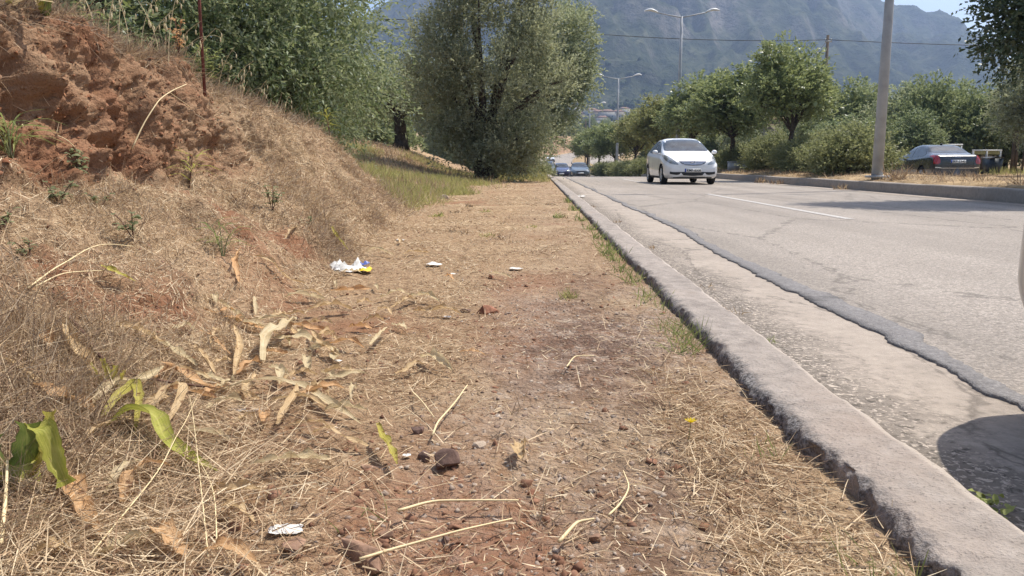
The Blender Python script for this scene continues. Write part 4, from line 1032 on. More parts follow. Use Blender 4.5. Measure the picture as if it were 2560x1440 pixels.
def car(kind, label, loc, rz, pm, front=True, cat='car', name='car', text=None, rear=None, badge=None, emblem=False, dark_bumper=False, lights_on=False):
    tab = HATCH if kind == 'hatch' else SALOON
    wy = (-1.22, 1.29) if kind == 'hatch' else (-1.36, 1.28)
    half = .86 if kind == 'hatch' else .885
    t = thing(name, label, cat, loc, rz)
    V, F, bvh = car_shell(tab, [(wy[0], .31), (wy[1], .31)], .365)
    bme = mesh_np('body', V, F, True)
    import bmesh
    bm = bmesh.new(); bm.from_mesh(bme); bmesh.ops.recalc_face_normals(bm, faces=bm.faces); bm.to_mesh(bme); bm.free()
    body = link('body', bme, pm, t)
    g = M['car_glass']
    if kind == 'hatch':
        ws = [(-.70, 1.07, 1.10), (-.665, 1.055, 1.24), (-.60, 1.05, 1.385), (-.3, 1.052, 1.432), (0, 1.055, 1.440), (.3, 1.052, 1.432), (.60, 1.05, 1.385), (.665, 1.055, 1.24), (.70, 1.07, 1.10)]
        rw = [(-.58, 1.10, 1.28), (-.4, 1.08, 1.36), (.4, 1.08, 1.36), (.58, 1.10, 1.28)]
        sw = [[(-.72, .955, .985), (-.45, .965, 1.16), (-.15, .975, 1.31), (.22, .985, 1.385)], [(.30, .99, 1.39), (.75, 1.0, 1.395), (1.12, 1.02, 1.34), (1.38, 1.06, 1.20)]]
    else:
        ws = [(-.72, 1.04, 1.07), (-.68, 1.02, 1.20), (-.60, 1.01, 1.33), (-.3, 1.01, 1.392), (0, 1.01, 1.40), (.3, 1.01, 1.392), (.60, 1.01, 1.33), (.68, 1.02, 1.20), (.72, 1.04, 1.07)]
        rw = [(-.68, 1.16, 1.18), (-.58, 1.135, 1.335), (-.3, 1.13, 1.375), (.3, 1.13, 1.375), (.58, 1.135, 1.335), (.68, 1.16, 1.18)]
        sw = [[(-.70, .93, .97), (-.42, .94, 1.13), (-.08, .95, 1.28), (.26, .96, 1.355)], [(.34, .965, 1.36), (.7, .975, 1.36), (1.05, .99, 1.28), (1.36, 1.02, 1.10)]]
    panel(bvh, ws, 'front', .006, 10).build('windscreen', g, t, True)
    panel(bvh, rw, 'rear', .006, 8).build('rear_window', g, t, True)
    for side in ('left', 'right'):
        for q in sw: panel(bvh, q, side, .006, 7).build('side_window', g, t, True)
        # shut lines and handles of the two doors
        for y0 in ((-.80, .26, 1.17) if kind == 'hatch' else (-.86, .30, 1.15)):
            panel(bvh, [(y0 - .006, .27, .93), (y0 + .006, .27, .93)], side, .003, 8).build('door_seam', M['trim'], t)
        for y0 in (.10, .95):
            panel(bvh, [(y0 - .09, .845, .872), (y0 + .09, .845, .872)], side, .022, 3).build('door_handle', pm, t)
        panel(bvh, [(-1.0 if kind == 'hatch' else -1.1, .185, .255), (1.0, .185, .255)], side, .004, 3).build('sill', M['trim'], t)
    # mirrors
    for s in (-1, 1):
        mb = MB(); mb.ball((s * (half + .10), -.72, 1.02), (.09, .05, .066), 8, 12); mb.box((s * (half - .02), -.70, .975), (.10, .05, .035)); mb.build('mirror', M['trim'] if dark_bumper else pm, t, True)
    # wheels in dark arches
    for y0 in wy:
        for s in (-1, 1):
            w = thing('wheel', None, None, (s * (half - .105), y0, .305)); w.parent = t
            w.rotation_euler = (0, 0, 0 if s < 0 else math.pi)
            link('tyre', TY, None, w); link('rim', RM, None, w)
        th = np.linspace(-.12, math.pi + .12, 15)
        for s in (-1, 1):
            mb = MB(); P = np.array([[(s * x, y0 + .372 * math.cos(a), .31 + .372 * math.sin(a)) for a in th] for x in (half - .025, .45)])
            mb.grid(P); mb.build('wheel_arch', M['trim'], t, True)
    MB().box((0, 0, .24), (1.25, 3.3, .10)).build('underbody', M['trim'], t)
    # nose
    if kind == 'hatch':
        for s in (-1, 1):
            hl = [(s * .45, .612, .628), (s * .52, .612, .70), (s * .62, .632, .80), (s * .70, .66, .875), (s * .765, .72, .915), (s * .80, .80, .90)]
            panel(bvh, hl, 'front', .008, 6).build('headlight', M['lamp_lens'], t, True)
            panel(bvh, [(s * .36, .385, .395), (s * .42, .315, .392), (s * .50, .300, .390), (s * .62, .318, .392), (s * .70, .335, .405)], 'front', .006, 4).build('fog_recess', M['trim'], t)
        panel(bvh, [(-.42, .715, .735), (-.36, .645, .738), (-.25, .605, .738), (0, .592, .738), (.25, .605, .738), (.36, .645, .738), (.42, .715, .735)], 'front', .006, 6).build('grille', M['trim'], t)
        for z_, wq in ((.715, .40), (.668, .36), (.632, .29)):
            panel(bvh, [(-wq, z_ - .009, z_ + .009), (0, z_ - .010, z_ + .010), (wq, z_ - .009, z_ + .009)], 'front', .014, 3).build('grille_bar', M['chrome'], t)
        panel(bvh, [(-.37, .38, .395), (-.30, .292, .395), (0, .275, .395), (.30, .292, .395), (.37, .38, .395)], 'front', .006, 5).build('lower_intake', M['trim'], t)
        panel(bvh, [(-.60, .205, .238), (0, .205, .238), (.60, .205, .238)], 'front', .01, 3).build('front_lip', M['trim'], t)
        for s in (-1, 1):
            panel(bvh, [(s * .62, .80, 1.02), (s * .70, .74, 1.04), (s * .74, .76, .98)], 'rear', .008, 5).build('tail_light', M['red_lens'], t)
        if emblem:
            h = bvh.ray_cast(Vector((0, -6, .675)), Vector((0, 1, 0)))[0]
            e = MB(); th = np.linspace(0, 2 * np.pi, 25)
            e.tube(np.stack([.062 * np.cos(th), h.y - .026 + 0 * th, .68 + .062 * np.sin(th)], 1), .0085, 6, False)
            zx = [(-.085, .700), (.012, .690), (-.012, .670), (.085, .660)]
            e.tube([(x, h.y - .028, z) for x, z in zx], .009, 5)
            e.build('round_emblem', M['chrome'], t, True)
        plate(t, bvh, 'front', .440, text)
    else:
        for s in (-1, 1):
            panel(bvh, [(s * .48, .60, .70), (s * .62, .60, .74), (s * .74, .62, .77), (s * .80, .66, .78)], 'front', .008, 5).build('headlight', M['lamp_lens'], t, True)
            tl_ = [(s * .61, .75, .86), (s * .67, .71, 1.0), (s * .75, .70, 1.03), (s * .81, .72, 1.0)] if rear else [(s * .55, .74, .94), (s * .74, .72, .97)]
            panel(bvh, tl_, 'rear', .010, 7).build('tail_light', M['red_lens'], t, True)
            if rear: panel(bvh, [(s * .775, .66, .99), (s * .80, .66, .99)], 'rear', .011, 5)
            panel(bvh, [(s * .50, .33, .40), (s * .72, .33, .41)], 'front', .006, 3).build('fog_recess', M['trim'], t)
        panel(bvh, [(-.40, .60, .66), (-.3, .565, .672), (0, .555, .675), (.3, .565, .672), (.40, .60, .66)], 'front', .006, 4).build('grille', M['trim'], t)
        panel(bvh, [(-.41, .664, .678), (0, .672, .690), (.41, .664, .678)], 'front', .012, 3).build('grille_bar', M['chrome'], t)
        panel(bvh, [(-.45, .30, .40), (.45, .30, .40)], 'front', .006, 3).build('lower_intake', M['trim'], t)
        if dark_bumper:
            panel(bvh, [(-.78, .26, .52), (-.5, .26, .54), (.5, .26, .54), (.78, .26, .52)], 'front', .012, 5).build('bumper', M['trim'], t)
        plate(t, bvh, 'front', .475, None)
        if rear:
            panel(bvh, [(-.76, .575, .605), (-.6, .56, .595), (-.55, .555, .572), (.55, .555, .572), (.6, .56, .595), (.76, .575, .605)], 'rear', .008, 3).build('bumper_trim', M['chrome'], t)
            panel(bvh, [(-.53, .995, 1.004), (.53, .995, 1.004)], 'rear', .010, 2).build('boot_trim', M['chrome'], t)
            panel(bvh, [(-.10, .955, .966), (.10, .955, .966)], 'rear', .006, 2).build('boot_badge', M['chrome'], t)
            for s in (-1, 1): panel(bvh, [(s * .55, .60, 1.0), (s * .556, .60, 1.0)], 'rear', .004, 6).build('boot_seam', M['trim'], t)
            mb = MB(); mb.ball((.0, .78, 1.452), (.035, .09, .035), 6, 10); mb.build('roof_aerial', M['trim'], t, True)
            plate(t, bvh, 'rear', .80, rear)
    return t

car('hatch', 'white five-door hatchback driving towards the viewer past the median', (4.83, 26.9, .0), math.radians(1.5), M['white_paint'], text='KMP-8308', emblem=True)
car('saloon', 'black saloon seen from behind on the opposite carriageway beside the hedge', (15.4, 31.6, -.075), math.pi + math.radians(-3), M['black_paint'], rear='IKP-2340')
car('hatch', 'small dark blue car approaching beyond the crest, left of the grey one', (2.55, 80.2, float(roadz(80))), 0, M['blue_paint'], dark_bumper=True)
car('saloon', 'blue grey saloon approaching beyond the crest along the median', (4.15, 75.5, float(roadz(75.5))), 0, M['grey_paint'])
car('saloon', 'dark car half hidden by weeds at the left kerb beyond the crest', (.95, 70.5, float(roadz(70.5))), math.radians(-4), M['dark_paint'])
car('saloon', 'tiny white saloon farthest away, coming out of the road bend', (3.1, 168, float(roadz(168))), math.radians(2), M['white_paint'], dark_bumper=True)
car('saloon', 'beige car parked at the kerb, only its rounded front corner in view', (1.972, -.10, 0), math.pi + 0, M['beige_paint'])
# ------------------------------------------------------------------ street furniture
M['galv'] = plain('galvanised_steel', (.37, .38, .385), .6, .0, .5, .12, 3)
M['lamp_white'] = plain('lamp_housing', (.66, .66, .63), .4, 0, .4, .08, 4)
M['rust'] = plain('rusty_steel', (.17, .055, .04), .8, .2, .3, .25, 18)
M['wood'] = plain('weathered_wood', (.12, .095, .075), .9, 0, .2, .25, 12, .4)
M['black_cable'] = plain('black_cable', (.015, .015, .016), .6)
def double_lamp(x, y, z, label, r0=.145, H=9.75):
    t = thing('street_lamp', label, 'street lamp', (x, y, z), 0, 'double street lamps along the median')
    mb = MB(); mb.tube([(0, 0, -.1), (0, 0, H * .35), (0, 0, H * .7), (0, 0, H)], [r0, r0 * .82, r0 * .62, r0 * .46], 14); mb.build('pole', M['galv'], t, True)
    MB().box((0, 0, .035), (.42, .42, .05)).build('base_plate', M['galv'], t)
    mb = MB()
    for s in (-1, 1):
        mb.tube([(0, 0, H - .05), (s * .5, 0, H + .03), (s * 1.45, 0, H + .22)], [.045, .04, .032], 8)
    mb.build('arm', M['galv'], t, True)
    for s in (-1, 1):
        u = np.linspace(0, 1, 9); P = []
        for q in u:
            cx_ = s * (1.38 + .78 * q); zc = H + .22 + .17 * math.sin(q * math.pi * .72) - .05 * q
            hw = .13 * math.sin(math.pi * (.12 + .80 * q)) + .02; ht = .05 + .05 * math.sin(math.pi * q)
            P.append([(cx_, hw * math.cos(a), zc + ht * max(math.sin(a), -.35)) for a in np.linspace(0, 2 * math.pi, 12, endpoint=False)])
        mb = MB(); mb.grid(P, closed_v=True); mb.add(P[0], [tuple(range(12))]); mb.add(P[-1], [tuple(range(12))]); mb.build('lamp_head', M['lamp_white'], t, True)
    return t
double_lamp(8.42, 19.9, .30, 'tall grey lamp post nearest the viewer, rising out of the top of the picture', .135)
double_lamp(8.42, 47.8, .02, 'double-armed street lamp rising straight behind the white hatchback', H=9.05)
double_lamp(7.75, 76.5, -.45, 'double-armed street lamp second beyond the white hatchback', H=9.0)
double_lamp(7.2, 108, -.35, 'smallest double-armed street lamp farthest down the road', H=8.7)

def utility_pole(x, y, z, H, label):
    t = thing('utility_pole', label, 'utility pole', (x, y, z), 0, 'utility poles with overhead cable')
    mb = MB(); mb.tube([(0, 0, -.3), (0, 0, H)], [.15, .10], 10); mb.build('pole', M['wood'], t, True)
    mb = MB(); mb.box((0, -.12, H - .45), (.5, .08, .10)); mb.build('bracket', M['galv'], t)
    for s in (-1, 1):
        mb = MB(); mb.lathe([(.001, .09), (.03, .085), (.045, .05), (.03, .03), (.045, 0), (.001, -.01)], (s * .2, -.12, H - .33), 10); mb.build('insulator', M['lamp_white'], t, True)
    return t
PA = ony(2070, 88, 60); PB = (-4.6, 50, 9.6); PC = (44, 52, 7.9); PD = (-34, 47, 10.4)
utility_pole(PA[0], 60, .3, PA[2] - .3, 'wooden utility pole whose tip shows above the forked street tree')
utility_pole(PB[0], PB[1], .9, PB[2] - .9, 'wooden utility pole hidden among the crowns of the roadside olives')
def cable(a, b, sag, label, r=.022):
    a, b = np.array(a), np.array(b); t = np.linspace(0, 1, 26)[:, None]
    p = a * (1 - t) + b * t; p[:, 2] -= sag * 4 * (t * (1 - t))[:, 0]
    mb = MB(); mb.tube(p, r, 5)
    return tag(mb.build('overhead_cable', M['black_cable']), label, 'cable')
pa = np.array((PA[0], 60 - .1, PA[2] - .33)); pb = np.array((PB[0], PB[1] - .1, PB[2] - .33))
cable(pa, pb, .45, 'overhead cable spanning from the olives across the road to the utility pole')
cable(pa, PC, .25, 'overhead cable running right from the utility pole past the near lamp post')
cable(pb, PD, .3, 'overhead cable at the top between the two olive crowns')
cable(pa, pa + np.array((-3.2, -4, -2.6)), .05, 'short stay cable slanting down left from the utility pole')

# rusty pole on the bank
q = at(512, 175)
mb = MB(); mb.tube([(0, 0, -.3), (.0, 0, .5), (-.012, 0, 1.6)], .0095, 8)
tag(mb.build('rusty_pole', M['rust'], None, True, (float(q[0]), float(q[1]) + .12, float(q[2]) - .05)), 'thin rusty red metal pole standing on the bank in front of the dark olives', 'pole')

# dark roadside pole by the bend, and two sign posts
mb = MB(); mb.tube([(0, 0, -.5), (0, 0, 8.2)], [.13, .09], 8)
p_ = ony(1463, 400, 140)
tag(mb.build('roadside_pole', M['wood'], None, True, (float(p_[0]) , 140, -.1)), 'dark roadside pole just left of the smallest street lamp', 'pole')

# cable box on its pale slab in the median
t = thing('cable_box', 'grey cable box on a pale concrete slab in the median by the white car', 'cable box', (9.1, 36.6, .26))
MB().box((0, 0, .04), (.95, .7, .08)).build('slab', M['gutter'], t)
MB().box((-.05, 0, .27), (.55, .35, .38)).build('cabinet', M['galv'], t)
MB().box((-.05, 0, .475), (.60, .40, .03)).build('lid', M['galv'], t)
def crumple(name, m, c, size, seed, amp=.35, n=14, parent=None, thick=True):
    R = R_(seed); u = np.linspace(-1, 1, n); U_, V_ = np.meshgrid(u, u, indexing='ij')
    z = np.abs(fbm(U_ * 1.7 + seed, V_ * 1.7, seed * .37, o=3)) * amp * 1.0 * (1 - .6 * np.maximum(abs(U_), abs(V_)) ** 2) + .06 + .05 * R.random((n, n))
    x = U_ * .5 + R.normal(size=(n, n)) * .025 + .12 * fbm(U_ * 1.3, V_ * 1.3, seed + .5, o=3); y = V_ * .5 + R.normal(size=(n, n)) * .025 + .12 * fbm(U_ * 1.3, V_ * 1.3, seed + 9.5, o=3)
    k_ = 1 - .22 * (abs(U_ * V_)); P = np.stack([x * k_ * size[0], y * k_ * size[1], z * size[2]], -1)
    mb = MB(); mb.grid(P); return mb.build(name, m, parent, False, c)
M['white_bag'] = (lambda k: k.done(k.bsdf(k.ramp(k.noise(k.coord(), 26, 5, .6), [(.35, (.36, .34, .30)), (.6, (.60, .59, .56))]), .4, 0, .4)))(NT('white_plastic'))
M['paper'] = plain('white_paper', (.60, .57, .52), .8, 0, .2, .06, 30)
M['yellow_film'] = plain('yellow_plastic', (.72, .50, .02), .3, 0, .5, .1, 30)
M['blue_film'] = plain('blue_plastic', (.09, .13, .36), .35, 0, .5, .15, 40)
M['foil'] = plain('silver_foil', (.75, .75, .78), .25, .7, .5, .08, 30)
tag(crumple('plastic_bag', M['white_bag'], (9.55, 36.9, .28), (.55, .4, 1.0), 5, .45), 'white crumpled bag behind the grey cable box in the median', 'plastic bag')

# ------------------------------------------------------------------ yard behind the black saloon
M['tarp'] = plain('yellowish_tarpaulin', (.36, .33, .16), .7, 0, .2, .15, 3)
M['bin'] = plain('dark_bin_plastic', (.022, .032, .045), .5, 0, .4, .1, 5)
M['yard_wood'] = plain('yard_timber', (.10, .075, .055), .9, 0, .2, .25, 8)
YD = 36.0
def yx(u, v=430, y=YD): return float(ony(u, v, y)[0])
def yz(v, y=YD): return float(ony(2450, v, y)[2])
t = thing('yard_screen', 'yellowish tarpaulin screen on posts behind the black saloon', 'screen', (0, 0, 0))
x0, x1 = yx(2432), yx(2494)
P = [[(x, YD + .05 * math.sin(x * 9 + z * 3), z) for z in np.linspace(1.05, yz(378), 7)] for x in np.linspace(x0, x1, 16)]
MB().grid(P).build('tarpaulin', M['tarp'], t, True)
MB().box(((x0 + x1) / 2, YD + .06, .60), (x1 - x0, .05, .8)).build('lower_board', M['yard_wood'], t)
for x in (x0 - .05, (x0 + x1) / 2, x1 + .05):
    MB().tube([(x, YD + .02, .1), (x, YD + .02, yz(374))], .045, 8).build('post', M['galv'], t, True)
MB().tube([(x0 - .1, YD, yz(376)), (x1 + .1, YD, yz(376))], .028, 8).build('rail', M['lamp_white'], t, True)
t = thing('wheelie_bin', 'dark wheeled bin standing beside the yellowish tarpaulin screen', 'bin', (yx(2479, 430, 34.4), 34.4, .2))
b0 = [(-.24, -.28, .06), (.24, -.28, .06), (.24, .28, .06), (-.24, .28, .06)]; b1 = [(-.30, -.36, .98), (.30, -.36, .98), (.30, .36, .98), (-.30, .36, .98)]
MB().add(b0 + b1, [(3, 2, 1, 0), (0, 1, 5, 4), (1, 2, 6, 5), (2, 3, 7, 6), (3, 0, 4, 7), (4, 5, 6, 7)]).build('body', M['bin'], t)
MB().grid([[(x, y, 1.0 + .08 * math.cos(x * 4)) for y in np.linspace(-.42, .4, 5)] for x in np.linspace(-.33, .33, 7)]).build('lid', M['bin'], t, True)
for s in (-1, 1):
    mb = MB(); mb.lathe([(.001, -.03), (.1, -.03), (.1, .03), (.001, .03)], (s * .27, .3, .1), 14, 'x'); mb.build('wheel', M['rubber'], t, True)
t.scale = (.9, .9, .68)
mb = MB(); mb.tube([(yx(2376), YD + 1, yz(361)), (yx(2431), YD + 1, yz(360.5))], .035, 8); mb.tube([(yx(2380), YD + 1, .2), (yx(2380), YD + 1, yz(361))], .03, 6); mb.tube([(yx(2428), YD + 1, .2), (yx(2428), YD + 1, yz(361))], .03, 6)
tag(mb.build('white_rail', M['lamp_white'], None, True), 'white horizontal rail behind the roof of the black saloon', 'rail')
for u, h_, r in ((2507, 1.9, .07), (2515, 2.3, .09), (2534, 1.5, .05)):
    mb = MB(); mb.tube([(0, 0, -.1), (.02, 0, h_ * .5), (-.02, 0, h_)], [r, r * .9, r * .8], 8)
    tag(mb.build('timber_post', M['yard_wood'], None, True, (yx(u), YD - .6, .25)), {2507: 'slim dark timber post right of the wheeled bin', 2515: 'thickest dark timber post in the yard at the right', 2534: 'short timber post at the right edge of the yard'}[u], 'post')

# ------------------------------------------------------------------ houses
M['wall_white'] = plain('white_render', (.42, .40, .36), .9, 0, .2, .08, .6)
M['wall_cream'] = plain('cream_render', (.40, .34, .26), .9, 0, .2, .08, .6)
M['roof_tile'] = plain('roof_tiles', (.25, .15, .105), .9, 0, .2, .2, 1.5)
M['shutter'] = plain('dark_window', (.05, .06, .065), .3, 0, .5, .1, 2)
def house(x, y, z, w, d_, h, label, wm, rz=0.0, group='houses at the foot of the mountain'):
    t = thing('house', label, 'house', (x, y, z), rz, group)
    MB().box((0, 0, h / 2 - 1), (w, d_, h + 2)).build('wall', M[wm], t)
    e = .5; a, b = w / 2 + e, d_ / 2 + e; hr = w * .17
    MB().add([(-a, -b, h), (a, -b, h), (a, b, h), (-a, b, h), (-a * .35, 0, h + hr), (a * .35, 0, h + hr)], [(0, 1, 5, 4), (1, 2, 5), (2, 3, 4, 5), (3, 0, 4), (3, 2, 1, 0)]).build('roof', M['roof_tile'], t)
    for fl in range(max(1, int(h // 3))):
        for i in range(3):
            f = MB().box((-w * .3 + i * w * .3, -d_ / 2 - .02, 1.6 + fl * 3), (1.3, .08, 1.4)).build('window', M['shutter'], t)
    MB().box((w * .1, -d_ / 2 - .03, 1.0), (1.0, .08, 2.0)).build('door', M['yard_wood'], t)
    return t
HS = [(1433, 286, 760, 12, 5.5, 'wall_white', 'small white house highest on the slope left of the lamps'), (1460, 303, 640, 12, 4, 'wall_cream', 'low cream house beside the smallest street lamp'), (1478, 296, 700, 13, 5, 'wall_white', 'white house on the slope left of the third lamp pole'),
      (1497, 299, 640, 13, 4, 'wall_cream', 'low cream house right of the third lamp pole'), (1518, 296, 690, 15, 5, 'wall_white', 'wide white house in the middle of the far hamlet'), (1506, 310, 520, 9, 3.5, 'wall_white', 'tiny white shed below the far hamlet'),
      (1488, 316, 470, 7, 3, 'wall_white', 'tiny white hut lowest in the far hamlet'), (1396, 300, 560, 12, 4.5, 'wall_cream', 'red roofed house at the edge of the tall olive'), (1545, 297, 700, 12, 5, 'wall_cream', 'cream house half hidden behind the yellowing street tree'), (1560, 288, 820, 12, 5.5, 'wall_white', 'white house above the yellowing street trees')]
for u, v, y, w, h, wm, lb in HS:
    p = ony(u, v, y); zt = float(mount_z(np.array([p[0]]), np.array([float(y)]))[0])
    # set on the slope: slide along the line of sight to where the hillside is
    for yy2 in np.linspace(410, 1300, 240):
        pp = ony(u, v, yy2)
        if float(mount_z(np.array([pp[0]]), np.array([yy2]))[0]) >= pp[2]: break
    zt = float(mount_z(np.array([pp[0]]), np.array([yy2]))[0]); s_ = yy2 / y
    house(pp[0], yy2, zt, w * s_, 8 * s_, h * s_, lb, wm, .2 * math.sin(u))
p = ony(1962, 300, 62)
house(p[0], 66, .3, 7, 6, p[2] - .6, 'house with a terracotta roof glimpsed behind the forked street tree', 'wall_cream', .5, 'houses near the road')
# ------------------------------------------------------------------ maize leaves, stalks and weeds on the bank
def leafcol(name, a, b, c, trans=.35, spots=None):
    k = NT(name); v = k.coord(); nz = k.noise(v, 22, 5, .6)
    cv = k.n('ShaderNodeCombineXYZ'); k.set(cv.inputs[0], k.math('MULTIPLY', k.attr('across'), 5.0)); k.set(cv.inputs[1], k.math('MULTIPLY', k.attr('along'), 1.6))
    oi = k.n('ShaderNodeObjectInfo').outputs['Random']; k.set(cv.inputs[2], k.math('MULTIPLY', oi, 40.0))
    vein = k.noise(cv.outputs[0], 2.2, 5, .75)
    f = k.math('ADD', k.math('MULTIPLY', nz, .45), k.math('MULTIPLY', vein, .55))
    col = k.ramp(f, [(.36, a), (.5, b), (.64, c)])
    col = k.mix(k.rmap(vein, .40, .32, 0, .55), col, tuple(q * .45 for q in a))
    col = k.mix(k.rmap(k.math('ABSOLUTE', k.attr('across')), .0, .10, .55, 0), col, tuple(min(.8, q * 1.15) for q in c))
    col = k.mix(k.rmap(k.math('ABSOLUTE', k.attr('across')), .8, 1.0, 0, .55), col, tuple(q * .6 for q in a))
    if spots: col = k.mix(k.rmap(k.noise(v, 45, 3), .60, .67, 0, .9), col, spots)
    t = k.n('ShaderNodeBsdfTranslucent'); k.set(t.inputs[0], col); m = k.n('ShaderNodeMixShader'); m.inputs[0].default_value = trans
    k.t.links.new(k.bsdf(col, .6, spec=.3, normal=k.bump(vein, .7, .004)), m.inputs[1]); k.t.links.new(t.outputs[0], m.inputs[2]); return k.done(m.outputs[0])
M['leaf_tan'] = leafcol('dry_maize_leaf', (.46, .30, .145), (.60, .43, .23), (.72, .56, .34), .3, (.24, .13, .06))
M['leaf_orange'] = leafcol('orange_dry_leaf', (.46, .25, .11), (.60, .36, .17), (.70, .48, .27), .3, (.20, .09, .04))
M['leaf_pale'] = leafcol('pale_straw_leaf', (.50, .38, .20), (.64, .52, .31), (.74, .63, .42), .35)
M['leaf_yellow'] = leafcol('yellowing_leaf', (.34, .30, .05), (.50, .44, .09), (.62, .55, .18), .4, (.20, .10, .03))
M['leaf_green'] = leafcol('yellow_green_leaf', (.24, .26, .04), (.38, .38, .07), (.52, .49, .14), .35)
M['leaf_deep'] = leafcol('fresh_green_leaf', (.10, .145, .035), (.16, .21, .055), (.32, .33, .10), .35)
M['stalk'] = leafcol('straw_stalk', (.40, .28, .13), (.55, .42, .22), (.66, .54, .32), .0)
M['weed_leaf'] = leafcol('weed_leaf', (.16, .19, .095), (.24, .27, .14), (.34, .35, .20), .55)
M['twig'] = plain('brown_twig', (.15, .085, .06), .9, 0, .2, .25, 30)

def ribbon(pts, w, R, fold=.25, wave=.16, taper=(.42, 1.0, .08), nseg=22, nac=7, side=None, roll=.5):
    """a leaf blade along a centre line: creased at the midrib, edges waved and torn, twisting as it dries"""
    pts = np.asarray(pts, float); tt = np.linspace(0, len(pts) - 1, nseg); base = np.arange(len(pts))
    if len(pts) > 2: cpt = np.stack([pchip(base, pts[:, i], tt) for i in range(3)], 1)
    else: cpt = np.stack([np.interp(tt, base, pts[:, i]) for i in range(3)], 1)
    T = norm(np.gradient(cpt, axis=0)); up = np.array((0, 0, 1.0)) if side is None else np.asarray(side, float)
    S = norm(np.cross(T, up + 0 * T)); Nn = np.cross(S, T)
    u = np.linspace(0, 1, nseg); big = nac >= 6
    wd = w * np.interp(u, [0, .3, .7, .9, 1], [taper[0], taper[1], taper[1] * .8, taper[1] * .45, taper[2]]) * (1 + .07 * R.normal(size=nseg) * big)
    ph = R.uniform(0, 6.28, 4); fr = R.uniform(2.0, 4.5, 2); tw = roll * R.uniform(-1.4, 1.4)
    curl = R.uniform(.2, 1.0) if big else .25
    rl = tw * u + roll * .6 * np.sin(u * 5 + ph[2])
    S2 = S * np.cos(rl)[:, None] + Nn * np.sin(rl)[:, None]; N2 = Nn * np.cos(rl)[:, None] - S * np.sin(rl)[:, None]
    P = []; ac = []
    for a in np.linspace(-1, 1, nac):
        e = abs(a); sg = 0 if a > 0 else 1
        tear = 1 - (.16 * R.random(nseg) if (big and e > .95) else 0)
        lat = np.sin(a * curl * 1.3) / (curl * 1.3 + 1e-6); hgt = (1 - np.cos(a * curl * 1.3)) / (curl * 1.3 + 1e-6)
        off = S2 * (lat * wd * .5 * tear)[:, None] + N2 * (hgt * wd * .5 + e * wd * fold * .3 + wd * wave * e * e * np.sin(u * 6.28 * fr[sg] + ph[sg]))[:, None]
        P.append(cpt + off); ac.append(a + 0 * u)
    mb = MB(); mb.grid(np.stack(P, 1))
    mb.attrs = {'across': np.stack(ac, 1).ravel(), 'along': np.repeat(u, nac)}
    return mb

def px_line(pl):
    """[(u, v, lift), ...] -> points lying on (or lifted above) the ground"""
    r = []
    for u, v, l in pl:
        q = at(u, v); r.append((q[0], q[1], q[2] + l * .85 + .016))
    return np.array(r)
def leaf(pl, w, m, label, seed, name='maize_leaf', cat='leaf', group=None, **kw):
    P = px_line(pl); o = P[0].copy()
    return tag(ribbon(P - o, w, R_(seed), **kw).build(name, M[m], None, True, tuple(o)), label, cat, group)
LG = 'maize leaves fallen at the foot of the bank'
leaf([(168, 875, .05), (190, 925, .035), (235, 968, .02), (305, 975, .01)], .045, 'leaf_tan', 'bent tan maize leaf kinked like an elbow below the brown twig', 1, group=LG, wave=.2)
leaf([(85, 1012, .03), (150, 1035, .03), (215, 1045, .02), (250, 1062, .01)], .038, 'leaf_orange', 'brown crumpled maize leaf just above the green stump', 2, group=LG, wave=.22)
leaf([(235, 1050, .02), (290, 1020, .045), (350, 1012, .045), (410, 975, .05)], .040, 'leaf_pale', 'broad pale cream maize leaf lying behind the yellow arch', 3, group=LG, wave=.1)
leaf([(262, 1090, .02), (300, 1062, .05), (345, 1045, .075), (355, 1075, .06), (338, 1112, .01)], .026, 'leaf_yellow', 'spotted yellow maize leaf arched over in a hoop', 4, group=LG, fold=.1, wave=.05)
leaf([(370, 1065, .015), (420, 1035, .05), (455, 1030, .065), (455, 1062, .05), (400, 1108, .01)], .030, 'leaf_tan', 'tan maize leaf looped back on itself right of the yellow hoop', 5, group=LG, fold=.1, wave=.06)
leaf([(185, 1165, .01), (250, 1125, .035), (310, 1100, .03), (350, 1092, .02)], .024, 'leaf_tan', 'narrow tan leaf running up beside the yellow green blade', 6, group=LG, wave=.05)
leaf([(275, 1108, .02), (335, 1105, .055), (390, 1115, .055), (420, 1150, .03), (480, 1180, .015), (545, 1205, .005)], .045, 'leaf_green', 'long bright yellow green maize leaf folded once in the middle', 7, group=LG, fold=.3, wave=.04)
leaf([(150, 1225, .03), (180, 1270, .03), (210, 1320, .025), (255, 1370, .008)], .040, 'leaf_orange', 'orange tan maize leaf hanging below the green stump', 8, group=LG, wave=.22)
leaf([(313, 1290, .01), (330, 1245, .03), (370, 1210, .03), (430, 1195, .01)], .030, 'leaf_orange', 'pinkish brown curved leaf in the raked straw', 9, group=LG, wave=.15)
leaf([(270, 1272, .01), (310, 1225, .03), (355, 1190, .02)], .018, 'leaf_pale', 'slim grey leaf beside the pinkish brown curved leaf', 10, group=LG)
leaf([(395, 940, .03), (450, 958, .02), (520, 990, .01), (560, 1000, .01)], .026, 'leaf_orange', 'orange edged maize leaf along the brown twig', 11, group=LG, wave=.16)
leaf([(560, 1000, .01), (650, 985, .025), (740, 990, .02), (820, 1030, .01), (900, 1080, .005)], .030, 'leaf_pale', 'long pale maize leaf strung out to the right of the silver wrapper', 12, group=LG, wave=.12)
leaf([(700, 1090, .01), (730, 1045, .03), (745, 1010, .035)], .026, 'leaf_tan', 'short upright tan leaf right of the silver wrapper', 13, group=LG, wave=.1)
